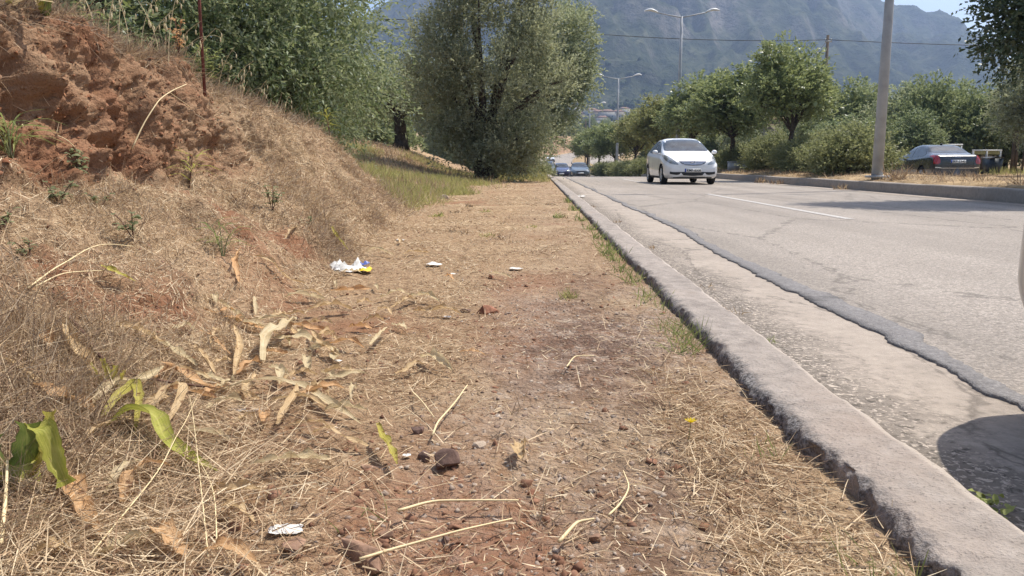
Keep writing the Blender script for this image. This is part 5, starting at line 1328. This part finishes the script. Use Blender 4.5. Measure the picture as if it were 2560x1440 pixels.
leaf([(660, 930, .02), (672, 880, .05), (720, 850, .05), (745, 830, .04)], .040, 'leaf_pale', 'ragged pale maize leaf standing up in the middle of the litter', 14, group=LG, wave=.28)
leaf([(590, 960, .01), (600, 900, .04), (590, 860, .05)], .028, 'leaf_tan', 'upright narrow maize leaf left of the ragged pale one', 15, group=LG, wave=.1)
leaf([(780, 850, .02), (810, 890, .02), (850, 910, .01)], .026, 'leaf_tan', 'tan leaf curling down right of the ragged pale leaf', 16, group=LG, wave=.15)
leaf([(490, 900, .03), (510, 930, .03), (540, 955, .01)], .024, 'leaf_tan', 'small tan leaf standing up above the silver wrapper', 17, group=LG)
leaf([(940, 1105, .03), (955, 1140, .022), (985, 1170, .014), (1000, 1190, .006)], .020, 'leaf_yellow', 'yellowish curled leaf lying by the dark rock', 18, group=LG, wave=.2)
leaf([(925, 880, .01), (950, 862, .02), (970, 842, .02)], .022, 'leaf_pale', 'pale leaf on the path edge above the curled yellow one', 19, group=LG, wave=.1)
leaf([(560, 1290, .008), (600, 1320, .02), (635, 1345, .008)], .026, 'leaf_tan', 'tan leaf left of the white paper scrap', 20, group=LG, wave=.15)
leaf([(500, 1420, .008), (570, 1418, .02), (640, 1440, .008)], .026, 'leaf_orange', 'orange leaf at the bottom edge under the white paper scrap', 21, group=LG, wave=.15)
leaf([(600, 740, .04), (592, 690, .05), (600, 640, .02)], .03, 'leaf_orange', 'upright brown leaf in the weeds on the slope', 22, group=LG)
leaf([(715, 620, .04), (735, 595, .04), (755, 575, .02)], .028, 'leaf_tan', 'tan leaf sticking out of the slope above the plastic bag', 23, group=LG, wave=.2)
leaf([(830, 590, .05), (845, 620, .05), (872, 640, .02)], .030, 'leaf_yellow', 'yellow brown leaf drooping over the plastic bag', 24, group=LG, wave=.15)
leaf([(255, 706, .03), (300, 715, .03), (340, 728, .01)], .020, 'leaf_yellow', 'yellow leaf fragment high on the slope', 25, group=LG)
# scattered smaller leaves that nothing tells apart
Rl = R_(101)
_rs = R_(99)
spots = [(float(_rs.normal(690, 170)), float(_rs.normal(880, 90))) for _ in range(24)] + [(590, 810), (660, 840), (730, 870), (800, 820), (860, 880), (700, 960), (620, 990), (560, 1030), (480, 960), (800, 1000), (870, 1050), (740, 800), (540, 760), (930, 820), (560, 800), (620, 830), (700, 800), (760, 760), (820, 790), (880, 740), (940, 730), (1010, 770), (1060, 760), (1090, 790), (900, 830), (1000, 830), (960, 790), (640, 780), (540, 860), (690, 900), (770, 930), (830, 860), (860, 960), (610, 1080), (660, 1060), (520, 1110), (780, 1085), (720, 1180), (640, 960), (480, 1010), (420, 900), (360, 860), (80, 900), (40, 960), (120, 860), (880, 690), (1000, 610), (950, 640), (1040, 640), (1120, 700), (880, 1000), (560, 930), (460, 840), (700, 700), (760, 840), (840, 720), (910, 770), (980, 750), (580, 1250), (420, 1380), (330, 1400), (120, 1400), (60, 1340), (850, 1120), (1180, 900), (1090, 930), (1300, 1150), (1250, 700), (1350, 610)]
for i, (u, v) in enumerate(spots):
    q = at(u, v); dist = math.hypot(q[0], q[1]); L = Rl.uniform(.06, .18) * min(1.35, .75 + .13 * dist); a = Rl.uniform(0, 6.28)
    dx, dy = math.cos(a) * L, math.sin(a) * L * .8
    pts = []
    for t_ in (0, .35, .7, 1):
        x_, y_ = q[0] + dx * (t_ - .5), q[1] + dy * (t_ - .5); pts.append((x_, y_, ground_near(x_, y_) + .018 + Rl.uniform(.2, 1) * .16 * L * math.sin(t_ * math.pi)))
    pts = np.array(pts); pts[:, 2] = np.maximum(pts[:, 2], q[2] - .02)
    tag(ribbon(pts - pts[0], Rl.uniform(.016, .038), Rl, wave=.2, nseg=16, nac=7).build('maize_leaf', M[['leaf_tan', 'leaf_pale', 'leaf_tan', 'leaf_orange', 'leaf_pale'][i % 5]], None, True, tuple(pts[0])),
        'small dry tan leaf among the cut straw at the foot of the bank', 'leaf', LG)

# cut green maize stump, lower left
o = at(60, 1225)
t = thing('maize_stump', 'cut green maize stump with ragged leaf ends at the left edge', 'plant', tuple(o))
for i, (pl, w, m) in enumerate([([(0, 0, 0), (.015, -.01, .06), (.035, -.03, .125)], .050, 'leaf_deep'), ([(-.03, 0, 0), (-.04, -.01, .05), (-.03, -.02, .10)], .040, 'leaf_deep'), ([(.0, -.02, .0), (-.02, -.05, .05), (-.05, -.07, .085)], .036, 'leaf_green'),
                                ([(.035, -.02, .115), (.06, -.03, .115), (.08, -.035, .07), (.10, -.045, .03)], .040, 'leaf_green'), ([(.02, .0, .02), (.04, .01, .08), (.055, .0, .135)], .034, 'leaf_yellow'), ([(-.05, .01, 0), (-.07, 0, .06), (-.075, -.01, .12)], .036, 'leaf_deep')]):
    ribbon(pl, w * 1.1, R_(200 + i), fold=.35, wave=.05, taper=(.8, 1.0, .75)).build('leaf', M[m], t, True)
MB().tube([(0, 0, -.03), (.0, 0, .05)], [.030, .024], 10).build('stalk', M['leaf_green'], t, True)
# second stump with straw coloured sheath
o = at(270, 985)
t = thing('maize_stump', 'small straw yellow maize stump beside the elbow shaped leaf', 'plant', tuple(o))
for i, (dx, h) in enumerate(((-.02, .075), (0, .085), (.018, .07), (.032, .06))):
    ribbon([(dx * .6, 0, -.01), (dx, 0, h * .5), (dx * 1.5, -.01, h)], .022, R_(220 + i), fold=.4, taper=(.9, 1, .6)).build('leaf', M['leaf_yellow'], t, True)
# living maize on top of the bank
for (u, v), lb, sp in (((112, 32), 'yellowing maize plant leaning over the top edge of the bank', [((0, 0, 0), (.02, -.02, .12), (.05, -.04, .26), 'leaf_yellow', .05), ((.01, 0, .0), (.06, -.02, .10), (.11, -.03, .22), 'leaf_deep', .045), ((.0, 0, 0), (-.05, 0, .10), (-.12, 0, .20), 'leaf_pale', .035), ((.02, 0, .02), (.03, 0, .10), (.03, .0, .22), 'leaf_orange', .03)]),
                       ((20, 16), 'dry broken maize leaves on the bank top at the left corner', [((0, 0, 0), (.06, -.02, .08), (.16, -.05, .10), 'leaf_yellow', .035), ((0, 0, 0), (.08, 0, .04), (.2, -.04, .02), 'leaf_pale', .03), ((-.02, 0, 0), (-.02, 0, .12), (.01, 0, .25), 'leaf_yellow', .04)])):
    o = at(u, v)
    t = thing('maize_plant', lb, 'plant', (float(o[0]), float(o[1]), float(o[2]) - .015))
    for i, (a, b, c, m, w) in enumerate(sp): ribbon([a, b, c], w, R_(230 + i), fold=.3, taper=(.6, 1, .3)).build('leaf', M[m], t, True)
o = at(140, 55)
tag(ribbon([(0, 0, .01), (.05, -.03, -.005), (.075, -.055, -.06), (.085, -.06, -.14)], .032, R_(240), fold=.3, wave=.05).build('maize_leaf', M['leaf_yellow'], None, True, (float(o[0]), float(o[1]), float(o[2]))), 'long yellow maize leaf hanging down the red earth face', 'leaf', LG)

# long stalks and twigs
def stalk(pl, r, m, label, name='straw_stalk', cat='stalk', group=None):
    P = px_line(pl); o = P[0].copy(); P = P - o
    base = np.arange(len(P)); tt = np.linspace(0, len(P) - 1, 16)
    Q = np.stack([pchip(base, P[:, i], tt) for i in range(3)], 1) if len(P) > 2 else np.stack([np.interp(tt, base, P[:, i]) for i in range(3)], 1)
    mb = MB(); mb.tube(Q, np.linspace(r, r * .55, 16), 6)
    return tag(mb.build(name, M[m], None, True, tuple(o)), label, cat, group)
SG = 'long stalks lying about'
stalk([(170, 812, .01), (215, 875, .02), (260, 935, .02), (330, 962, .01), (545, 1000, .012)], .0052, 'twig', 'brown twig slanting through the litter behind the elbow shaped leaf', 'twig', 'twig')
stalk([(905, 1435, .006), (1010, 1408, .012), (1130, 1375, .014), (1280, 1335, .01)], .0024, 'stalk', 'long straw stalk lying across the bottom edge of the path', group=SG)
stalk([(1085, 1115, .006), (1100, 1085, .014), (1140, 1030, .014), (1170, 985, .006)], .0024, 'stalk', 'forked pale stalk above the dark rock', group=SG)
stalk([(1030, 1000, .006), (1050, 1030, .012), (1080, 1062, .006)], .0022, 'stalk', 'short pale stalk left of the forked one', group=SG)
stalk([(995, 1310, .006), (1110, 1290, .012), (1295, 1282, .006)], .0026, 'stalk', 'level straw stalk in the middle of the bottom of the path', group=SG)
stalk([(1515, 1322, .006), (1550, 1295, .012), (1572, 1250, .016), (1562, 1212, .012)], .0020, 'stalk', 'hooked pale stalk on the stony path', group=SG)
stalk([(1405, 1385, .006), (1450, 1345, .012), (1485, 1332, .008)], .0030, 'stalk', 'thick short stalk at the bottom of the stony path', group=SG)
stalk([(70, 735, .01), (160, 690, .03), (250, 655, .04), (340, 640, .02)], .0022, 'stalk', 'long pale stalk lying up the slope at the left', group=SG)
stalk([(90, 742, .01), (170, 712, .02), (260, 706, .02)], .0022, 'stalk', 'thinner stalk under the long pale one on the slope', group=SG)
stalk([(235, 1440, .02), (400, 1245, .035), (455, 1150, .05), (490, 1060, .05)], .0012, 'stalk', 'tall straw leaning across the raked heap', group=SG)
stalk([(525, 1435, .01), (505, 1250, .03), (487, 1120, .05), (478, 1050, .05)], .0010, 'stalk', 'upright straw crossing the folded green leaf', group=SG)
stalk([(548, 1430, .01), (530, 1270, .02), (495, 1190, .03)], .0012, 'stalk', 'thin straw just right of the upright one', group=SG)
stalk([(5, 1395, .01), (20, 1320, .04), (30, 1262, .07)], .0036, 'stalk', 'thick pale stalk with a cut end at the left edge', group=SG)
stalk([(1415, 935, .006), (1440, 912, .01), (1490, 905, .006)], .0022, 'stalk', 'small stalk by the patch of flat concrete', group=SG)
# dry branch arching in front of the red face
stalk([(330, 395, .03), (362, 365, .10), (400, 330, .13), (430, 300, .14), (470, 270, .12)], .0034, 'stalk', 'arched dry stem rising in front of the red earth face', 'dry_stalk', 'stalk')
stalk([(428, 300, .14), (480, 322, .11), (540, 350, .06)], .0015, 'stalk', 'thin dry stem sloping right from the arched stem', 'dry_stalk', 'stalk')
stalk([(58, 345, .02), (50, 260, .05), (18, 110, .06)], .0030, 'stalk', 'thin upright dry stem against the red face at the left edge', 'dry_stalk', 'stalk')
stalk([(88, 370, .02), (130, 375, .06), (180, 405, .07), (225, 440, .05), (240, 470, .03)], .0022, 'stalk', 'drooping grass stem hanging over the slope below the red face', 'dry_stalk', 'stalk')

# weeds
def weed(u, v, n, ll, lw, h, m, label, seed, spread=.5, group=None, name='weed'):
    o = at(u, v); R = R_(seed)
    t = thing(name, label, 'weed', (float(o[0]), float(o[1]), float(o[2]) - .005), 0, group)
    if m == 'weed_leaf': ll, lw = ll * .62, lw * .62
    st = MB(); lv = MB(); lva = []
    for i in range(max(2, n // 5)):
        a = R.uniform(0, 6.28); e = np.array((math.cos(a) * spread * h * R.uniform(.2, 1), math.sin(a) * spread * h * R.uniform(.2, 1), h * R.uniform(.6, 1.1)))
        tt = np.linspace(0, 1, 5)[:, None]; P = e * tt + np.array((0, 0, .15 * h)) * np.sin(tt * 3.14)
        st.tube(P, np.linspace(.0028, .0012, 5), 5, False)
        for j in range(8):
            s_ = R.uniform(.3, 1); b = e * s_; d_ = norm(np.array((R.normal(), R.normal(), R.uniform(.0, .6))))
            lv_m = ribbon([b, b + d_ * ll * .5 + (0, 0, ll * .08), b + d_ * ll - (0, 0, ll * .15)], lw * R.uniform(.7, 1.2), R, fold=.3, wave=.06, taper=(.25, 1, .08), nseg=6, nac=3)
            lv.add(np.concatenate(lv_m.V), [f for f in lv_m.F[4]]); lva.append((lv_m.attrs['across'], lv_m.attrs['along']))
    st.build('stem', M['twig'] if m != 'fresh_grass' else M['weed_leaf'], t, True); lv.attrs = {'across': np.concatenate([q[0] for q in lva]), 'along': np.concatenate([q[1] for q in lva])}; lv.build('leaves', M[m], t, True)
    return t
WG = 'weeds on the bank slope'
weed(200, 455, 26, .05, .028, .13, 'weed_leaf', 'broad grey green weed under the hollow in the red face', 301, group=WG)
weed(150, 515, 22, .045, .032, .10, 'weed_leaf', 'trailing round leaved weed at the left below the red face', 302, .9, group=WG)
weed(255, 520, 9, .04, .026, .08, 'weed_leaf', 'round leaved weed just right of the trailing one', 303, .9, group=WG)
weed(335, 600, 14, .05, .034, .11, 'weed_leaf', 'dark ivy leaved weed in the red hollow of the slope', 304, .7, group=WG)
weed(680, 530, 26, .05, .030, .16, 'weed_leaf', 'bushiest dark green weed in the middle of the slope', 305, .6, group=WG)
weed(470, 470, 16, .16, .006, .16, 'leaf_green', 'tuft of light green blades below the arched dry stem', 306, .4, group=WG)
weed(560, 650, 18, .12, .006, .14, 'fresh_grass', 'thin green tuft on the slope beside a brown leaf', 307, .4, group=WG)
weed(70, 645, 12, .035, .02, .06, 'weed_leaf', 'small green weed near the left edge of the slope', 308, .8, group=WG)
weed(10, 580, 8, .04, .02, .08, 'weed_leaf', 'weed cut by the left edge of the picture', 309, .7, group=WG)
weed(765, 580, 14, .05, .02, .10, 'weed_leaf', 'dark weed near the foot of the slope above the plastic bag', 310, .6, group=WG)
weed(520, 215, 90, .05, .012, .26, 'fresh_grass', 'bushy pale green herb on the bank ridge right of the rusty pole', 311, .5, group=WG)
weed(205, 95, 30, .07, .012, .14, 'fresh_grass', 'pale green herb on the bank top left of the wild oats', 312, .5, group=WG)
weed(830, 345, 24, .14, .008, .30, 'leaf_green', 'tall yellow green fennel like weed on the far end of the ridge', 313, .3, group=WG)
weed(900, 390, 20, .12, .008, .24, 'leaf_green', 'yellow green weed where the ridge meets the meadow', 314, .3, group=WG)
weed(30, 410, 30, .16, .007, .14, 'fresh_grass', 'pale grass clump at the left edge below the red face', 315, .6, group=WG)
weed(455, 130, 30, .03, .016, .22, 'leaf_orange', 'brown dried flowering weed on the ridge left of the rusty pole', 316, .5, group=WG)
weed(1845, 785, 10, .03, .008, .05, 'fresh_grass', 'x', 317) if False else None
# wild oats on the ridge
def oat(u, v, H, lean, seed):
    o = at(u, v); R = R_(seed)
    t = thing('wild_oat', 'wild oat stalk with hanging pale spikelets on the bank ridge', 'plant', (float(o[0]), float(o[1]), float(o[2]) - .01), 0, 'wild oats on the bank ridge')
    tt = np.linspace(0, 1, 9); P = np.stack([lean * H * tt ** 2, .05 * H * tt, H * (tt - .18 * abs(lean) * tt ** 3)], 1)
    mb = MB(); mb.tube(P, np.linspace(.0022, .001, 9), 5, False); mb.build('stem', M['stalk'], t, True)
    for i in range(6):
        f = R.uniform(.55, 1); q = np.array([np.interp(f, tt, P[:, k]) for k in range(3)])
        e = q + np.array((R.normal() * .03, R.normal() * .02, R.uniform(-.04, .0)))
        s_ = MB(); s_.tube([q, (q + e) / 2 + (0, 0, .008), e], .0007, 4, False); s_.ball(e - (0, 0, .014), (.0042, .0042, .014), 6, 6)
        s_.build('spikelet', M['leaf_pale'], t, True)
for i, (u, v, H, ln_) in enumerate([(270, 110, .30, .25), (300, 118, .42, .15), (325, 125, .36, -.2), (352, 132, .40, .35), (372, 138, .30, .55), (398, 150, .34, -.3), (420, 158, .46, .2), (432, 162, .28, .6), (480, 190, .30, .5), (548, 232, .34, .35), (575, 245, .28, .6), (600, 252, .22, .3), (640, 265, .22, .4), (720, 288, .20, .2), (240, 100, .30, -.3)]):
    oat(u, v, H, ln_, 400 + i)

# green grass tufts along the verge side of the kerb
def tuft(x, y, z, n, h, R, label, group, m='fresh_grass', name='grass_tuft', rad=.03, splay=.6):
    t = thing(name, label, 'grass tuft', (x, y, z), 0, group)
    p = np.zeros((n, 3)); p[:, :2] = R.normal(size=(n, 2)) * (rad, rad * 1.8)
    up = norm(np.stack([R.normal(size=n) * splay, R.normal(size=n) * splay, np.ones(n)], 1))
    V, F = blades(p, up, h * R.uniform(.5, 1.1, n), np.full(n, max(.0022, .0011 * y)) * R.uniform(.7, 1.2, n), np.full(n, 1.35), R.uniform(.1, .5, n), R)
    link('blades', mesh_np('blades', V, F), M[m], t)
Rt = R_(500)
KG = 'green tufts along the verge side of the kerb'
for i, (y, n, h) in enumerate([(.98, 26, .07), (1.03, 18, .05), (1.5, 14, .045), (2.38, 60, .10), (2.5, 50, .09), (2.65, 36, .08), (3.05, 26, .07), (3.3, 34, .08), (3.75, 40, .09), (4.1, 34, .08), (4.6, 30, .10), (4.9, 44, .10), (5.3, 36, .10), (6.0, 30, .10), (6.7, 26, .10), (7.8, 24, .1), (9.5, 24, .12), (11.5, 24, .12)]):
    lb = {0: 'green grass tuft at the bottom edge under the nearest end of the kerb', 3: 'largest green grass tuft against the kerb halfway up'}.get(i, 'green grass tuft rooted against the verge side of the kerb')
    tuft(.485 - Rt.uniform(0, .03), y, .086, n, h, Rt, lb, KG)
for i, (u, v, h, n) in enumerate([(1540, 470 + 85, .05, 16), (1480, 520, .06, 24), (1630, 620, .04, 14), (1845, 785, .05, 12), (1770, 720, .04, 12)]):
    q = onz(u, v, .02); tuft(float(q[0]), float(q[1]), .018, n, h, Rt, 'dry little tuft in the joint between kerb and gutter', 'tufts in the gutter joint', 'dry_grass', rad=.02)
q = onz(2465, 1265, .03)
t = thing('weed', 'bright green leafy weed growing in the gutter by the car shadow', 'weed', (float(q[0]), float(q[1]), .018))
R = R_(510); lv = MB()
for j in range(34):
    a = R.uniform(0, 6.28); b = np.array((R.normal() * .018, R.normal() * .030, R.uniform(.0, .025))); d_ = norm(np.array((math.cos(a), math.sin(a), R.uniform(.1, .7)))); ll = R.uniform(.014, .026)
    lm = ribbon([b, b + d_ * ll * .5, b + d_ * ll - (0, 0, .002)], .012, R, taper=(.3, 1, .2), nseg=5, nac=3); lv.add(np.concatenate(lm.V), lm.F[4])
lv.build('leaves', M['leaf_deep'], t, True)
q = onz(1920, 848, .03); tuft(float(q[0]), float(q[1]), .02, 20, .03, Rt, 'small green tuft beside the kerb in the gutter', None, rad=.015)
# little plants on the path
for u, v, h, n, lb, m in ((1350, 1290, .05, 22, 'grey dried sprout standing in the straw at the bottom of the path', 'dry_grass'), (930, 1300, .035, 12, 'tiny green sprout near the flat brown stone', 'fresh_grass'), (1390, 545, .08, 24, 'green tuft on the far part of the path', 'fresh_grass'), (1420, 745, .06, 46, 'low yellow green tuft in the middle of the path', 'green_grass'), (1275, 1030, .05, 12, 'dark dry sprout on the path above the stones', 'dry_grass')):
    q = at(u, v); tuft(float(q[0]), float(q[1]), float(q[2]), n, h, Rt, lb, None, m, rad=.02)
for i in range(16):
    x_, y_ = Rt.uniform(-1.1, .35), Rt.uniform(2.6, 11); tuft(x_, y_, ground_near(x_, y_) - .004, 26, Rt.uniform(.03, .07), Rt, 'low dry grass tuft on the trodden path', 'dry tufts on the path', ['dry_grass', 'dry_grass', 'green_grass'][i % 3], rad=.03, splay=.9)
# yellow flower
q = at(1722, 1105)
t = thing('yellow_flower', 'small yellow flower on a thin stem on the mossy edge of the path', 'flower', tuple(q))
MB().tube([(0, 0, 0), (.003, 0, .02), (.004, -.002, .042)], .0009, 5).build('stem', M['weed_leaf'], t, True)
M['petal'] = leafcol('yellow_petal', (.70, .48, .01), (.80, .60, .015), (.85, .68, .03), .3)
for i in range(9):
    a = i * .698; c, s = math.cos(a), math.sin(a)
    ribbon([(.004, -.002, .042), (.004 + c * .006, -.002 + s * .006, .046), (.004 + c * .012, -.002 + s * .012, .049)], .006, R_(600 + i), taper=(.4, 1, .5), nseg=5, nac=3).build('petal', M['petal'], t, True)

# ------------------------------------------------------------------ stones
M['stone_dark'] = plain('dark_stone', (.15, .095, .075), .9, 0, .2, .25, 40, .5)
M['stone_brick'] = plain('brick_red_stone', (.27, .125, .075), .9, 0, .2, .25, 40, .5)
M['stone_pale'] = plain('pale_stone', (.46, .36, .27), .9, 0, .2, .2, 40, .4)
M['stone_brown'] = plain('brown_stone', (.27, .165, .11), .9, 0, .2, .25, 40, .5)
def stone(u, v, size, m, label, seed, name='stone', flat=1.0, sharp=True):
    q = at(u, v); R = R_(seed); bm_pts = norm(R.normal(size=(13, 3))) * R.uniform(.85, 1.1, (13, 1))
    bm_pts = np.clip(bm_pts * 1.15, -.85, .85) * np.array(size) * .5 * (1, 1, flat)
    import bmesh
    bm = bmesh.new(); [bm.verts.new(p) for p in bm_pts]; bmesh.ops.convex_hull(bm, input=bm.verts)
    bmesh.ops.delete(bm, geom=[w for w in bm.verts if not w.link_faces], context='VERTS')
    bmesh.ops.bevel(bm, geom=list(bm.edges), offset=min(size) * .025, segments=1, affect='EDGES')
    me = bpy.data.meshes.new(name); bm.to_mesh(me); bm.free()
    o = link(name, me, M[m], None, (float(q[0]), float(q[1]), float(q[2]) + size[2] * flat * .22)); o.rotation_euler = (R.uniform(-.2, .2), R.uniform(-.2, .2), R.uniform(0, 3.1))
    return tag(o, label, 'stone')
stone(1120, 1165, (.053, .043, .050), 'stone_dark', 'dark angular rock, biggest upright stone on the path', 1)
stone(1065, 1150, (.028, .026, .026), 'stone_dark', 'small dark stone just left of the angular rock', 2)
stone(1213, 787, (.085, .07, .055), 'stone_brick', 'reddish brick chunk farther up the path', 3)
stone(918, 1412, (.115, .075, .04), 'stone_brown', 'flat brown stone at the bottom edge', 4)
stone(972, 1338, (.042, .034, .022), 'stone_brown', 'rounded brown stone above the flat one', 5)
stone(1198, 1118, (.034, .026, .018), 'stone_pale', 'pale pinkish stone right of the angular rock', 6)
stone(945, 1172, (.060, .038, .022), 'stone_brown', 'brown clod beside the curled yellow leaf', 7)
stone(1050, 1083, (.036, .03, .022), 'stone_dark', 'dark shard above the angular rock', 8)
stone(1325, 1235, (.018, .014, .012), 'stone_brick', 'tiny reddish stone on the bare earth patch', 9)
stone(1112, 1356, (.020, .016, .013), 'stone_dark', 'small bluish dark stone on the long straw stalk', 10)
stone(1230, 695, (.03, .03, .03), 'stone_brick', 'small dark red stone near the white scrap on the path', 11)
stone(1160, 780, (.05, .04, .03), 'stone_dark', 'dark clod left of the brick chunk', 12)
stone(735, 1385, (.05, .04, .026), 'stone_brown', 'brown stone under the white paper scrap', 13)
stone(1480, 1355, (.026, .022, .016), 'stone_brown', 'round brown pebble on the stony part of the path', 14)
stone(1190, 440, (.30, .25, .16), 'stone_pale', 'pale stone under the tall silvery olive', 15)
stone(1110, 497, (.16, .14, .10), 'stone_pale', 'pale stone at the edge of the meadow', 16)

# ------------------------------------------------------------------ litter
q = at(880, 682)
t = thing('plastic_bag', 'torn white plastic bag with a yellow corner caught at the foot of the slope', 'plastic bag', tuple(q))
crumple('white_film', M['white_bag'], (-.03, .02, 0), (.20, .16, .16), 21, .5, 11, t)
crumple('white_film', M['white_bag'], (-.10, -.02, 0), (.13, .10, .10), 22, .5, 9, t)
crumple('yellow_film', M['yellow_film'], (.075, -.03, .01), (.085, .10, .09), 23, .35, 8, t)
crumple('blue_film', M['blue_film'], (.05, .08, .03), (.06, .06, .07), 24, .4, 7, t)
def scrap(u, v, size, m, label, seed, cat='scrap', name='paper_scrap', amp=.3):
    q = at(u, v); return tag(crumple(name, M[m], tuple(q + np.array((0, 0, .004))), size, seed, amp, 8), label, cat)
scrap(1082, 664, (.085, .09, .05), 'paper', 'white folded paper scrap on the path right of the plastic bag', 31)
scrap(1292, 674, (.07, .06, .035), 'paper', 'small bright white scrap in the middle of the path', 32)
scrap(716, 1328, (.055, .035, .02), 'paper', 'torn white paper scrap near the bottom edge', 33)
scrap(610, 1030, (.085, .026, .018), 'foil', 'silver wrapper among the maize leaves', 34, 'wrapper', 'wrapper', .2)
scrap(1000, 603, (.07, .06, .05), 'paper', 'pale tissue on the slope foot above the path', 35)
scrap(1116, 795, (.03, .03, .025), 'paper', 'tiny white scrap by the dark clod', 36)
scrap(845, 907, (.022, .02, .02), 'paper', 'tiny white scrap among the maize leaves', 37)
scrap(1130, 687, (.05, .03, .02), 'paper', 'pale flattened wrapper right of the folded paper scrap', 38)
scrap(1012, 1142, (.016, .014, .012), 'paper', 'tiny white chip left of the dark stones', 39)
q = onz(1450, 492, .03)
tag(crumple('litter', M['paper'], (float(q[0]) + .0, float(q[1]), .02), (.22, .3, .16), 41, .4), 'whitish crumpled litter lying in the far gutter', 'litter')

# ------------------------------------------------------------------ dry growth along the median kerb and hidden corners
Rm = R_(520)
for i, (x, y, h, n, lb) in enumerate([(8.5, 19.0, .45, 60, 'dry straw coloured grass clump on the median right of the near lamp post'), (7.75, 15.3 + 5, .18, 40, 'brown weed clump at the foot of the median kerb before the lamp post'), (7.72, 27.5, .26, 50, 'brown weed clump at the foot of the median kerb under the hedge'), (7.7, 25.6, .2, 40, 'brown weed clump on the road edge below the hedge'),
                                      (8.6, 14.2, .35, 40, 'dry stalky weed on the bare median in front of the black saloon'), (8.4, 13.0, .22, 40, 'low dry weed on the median near the right edge'), (9.0, 16.3, .25, 40, 'dry weed on the bare median behind its kerb')]):
    tuft(x, y, .0 if x < 7.9 else .25, n, h, Rm, lb, None, 'dry_grass', 'dry_weed', .10, .5)
def ground_strip_blades(name, m, n, x0, x1, y0, y1, L, seed, zf, lift=(.1, 1.3)):
    R = R_(seed); p = np.stack([R.uniform(x0, x1, n), R.uniform(y0, y1, n), 0 * np.arange(n)], 1); p[:, 0] += roadx(p[:, 1]); p[:, 2] = roadz(p[:, 1]) + zf(p[:, 0])
    V, F = blades(p, np.array((0, 0, 1.0)) + 0 * p, R.uniform(*L, n), np.full(n, .006) * np.maximum(1, p[:, 1] / 14), R.uniform(*lift, n), R.uniform(-.1, .4, n), R)
    return tag(link(name, mesh_np(name, V, F), m), kind='stuff')
mz = lambda x: .25 + .08 * np.sin(np.clip((x - 8.3) / 2.8, 0, 1) * math.pi)
ground_strip_blades('median_dry_grass', M['dry_grass'], 9000, 8.15, 11.2, 10, 46, (.06, .22), 531, mz)
ground_strip_blades('median_straw', M['straw'], 8000, 8.12, 11.2, 10, 30, (.06, .2), 532, mz, (0, .25))
ground_strip_blades('roadside_grass', M['green_grass'], 7000, 18.8, 24, 24, 60, (.10, .4), 533, lambda x: .2 + 0 * x, (.5, 1.4))
ground_strip_blades('kerbside_grass', M['green_grass'], 5000, -2.2, .45, 24, 44, (.08, .35), 534, lambda x: .08 - .02 * x, (.4, 1.4))
# weeds that close the end of the path, under the tall olive
for i, (u, v, y, s) in enumerate([(1330, 440, 37, .75), (1300, 436, 33, .7), (1250, 436, 30, .62), (1355, 442, 42, .62)]):
    p = ony(u, v, y); bush(float(p[0]), y, .05, (s, s * .8), i * 2., i % 3, ['weedy bush at the left kerb before the dark parked car', 'weedy bush under the overhanging olive branches', 'scrubby growth at the foot of the tall silvery olive', 'small weedy bush farthest along the left kerb'][i])
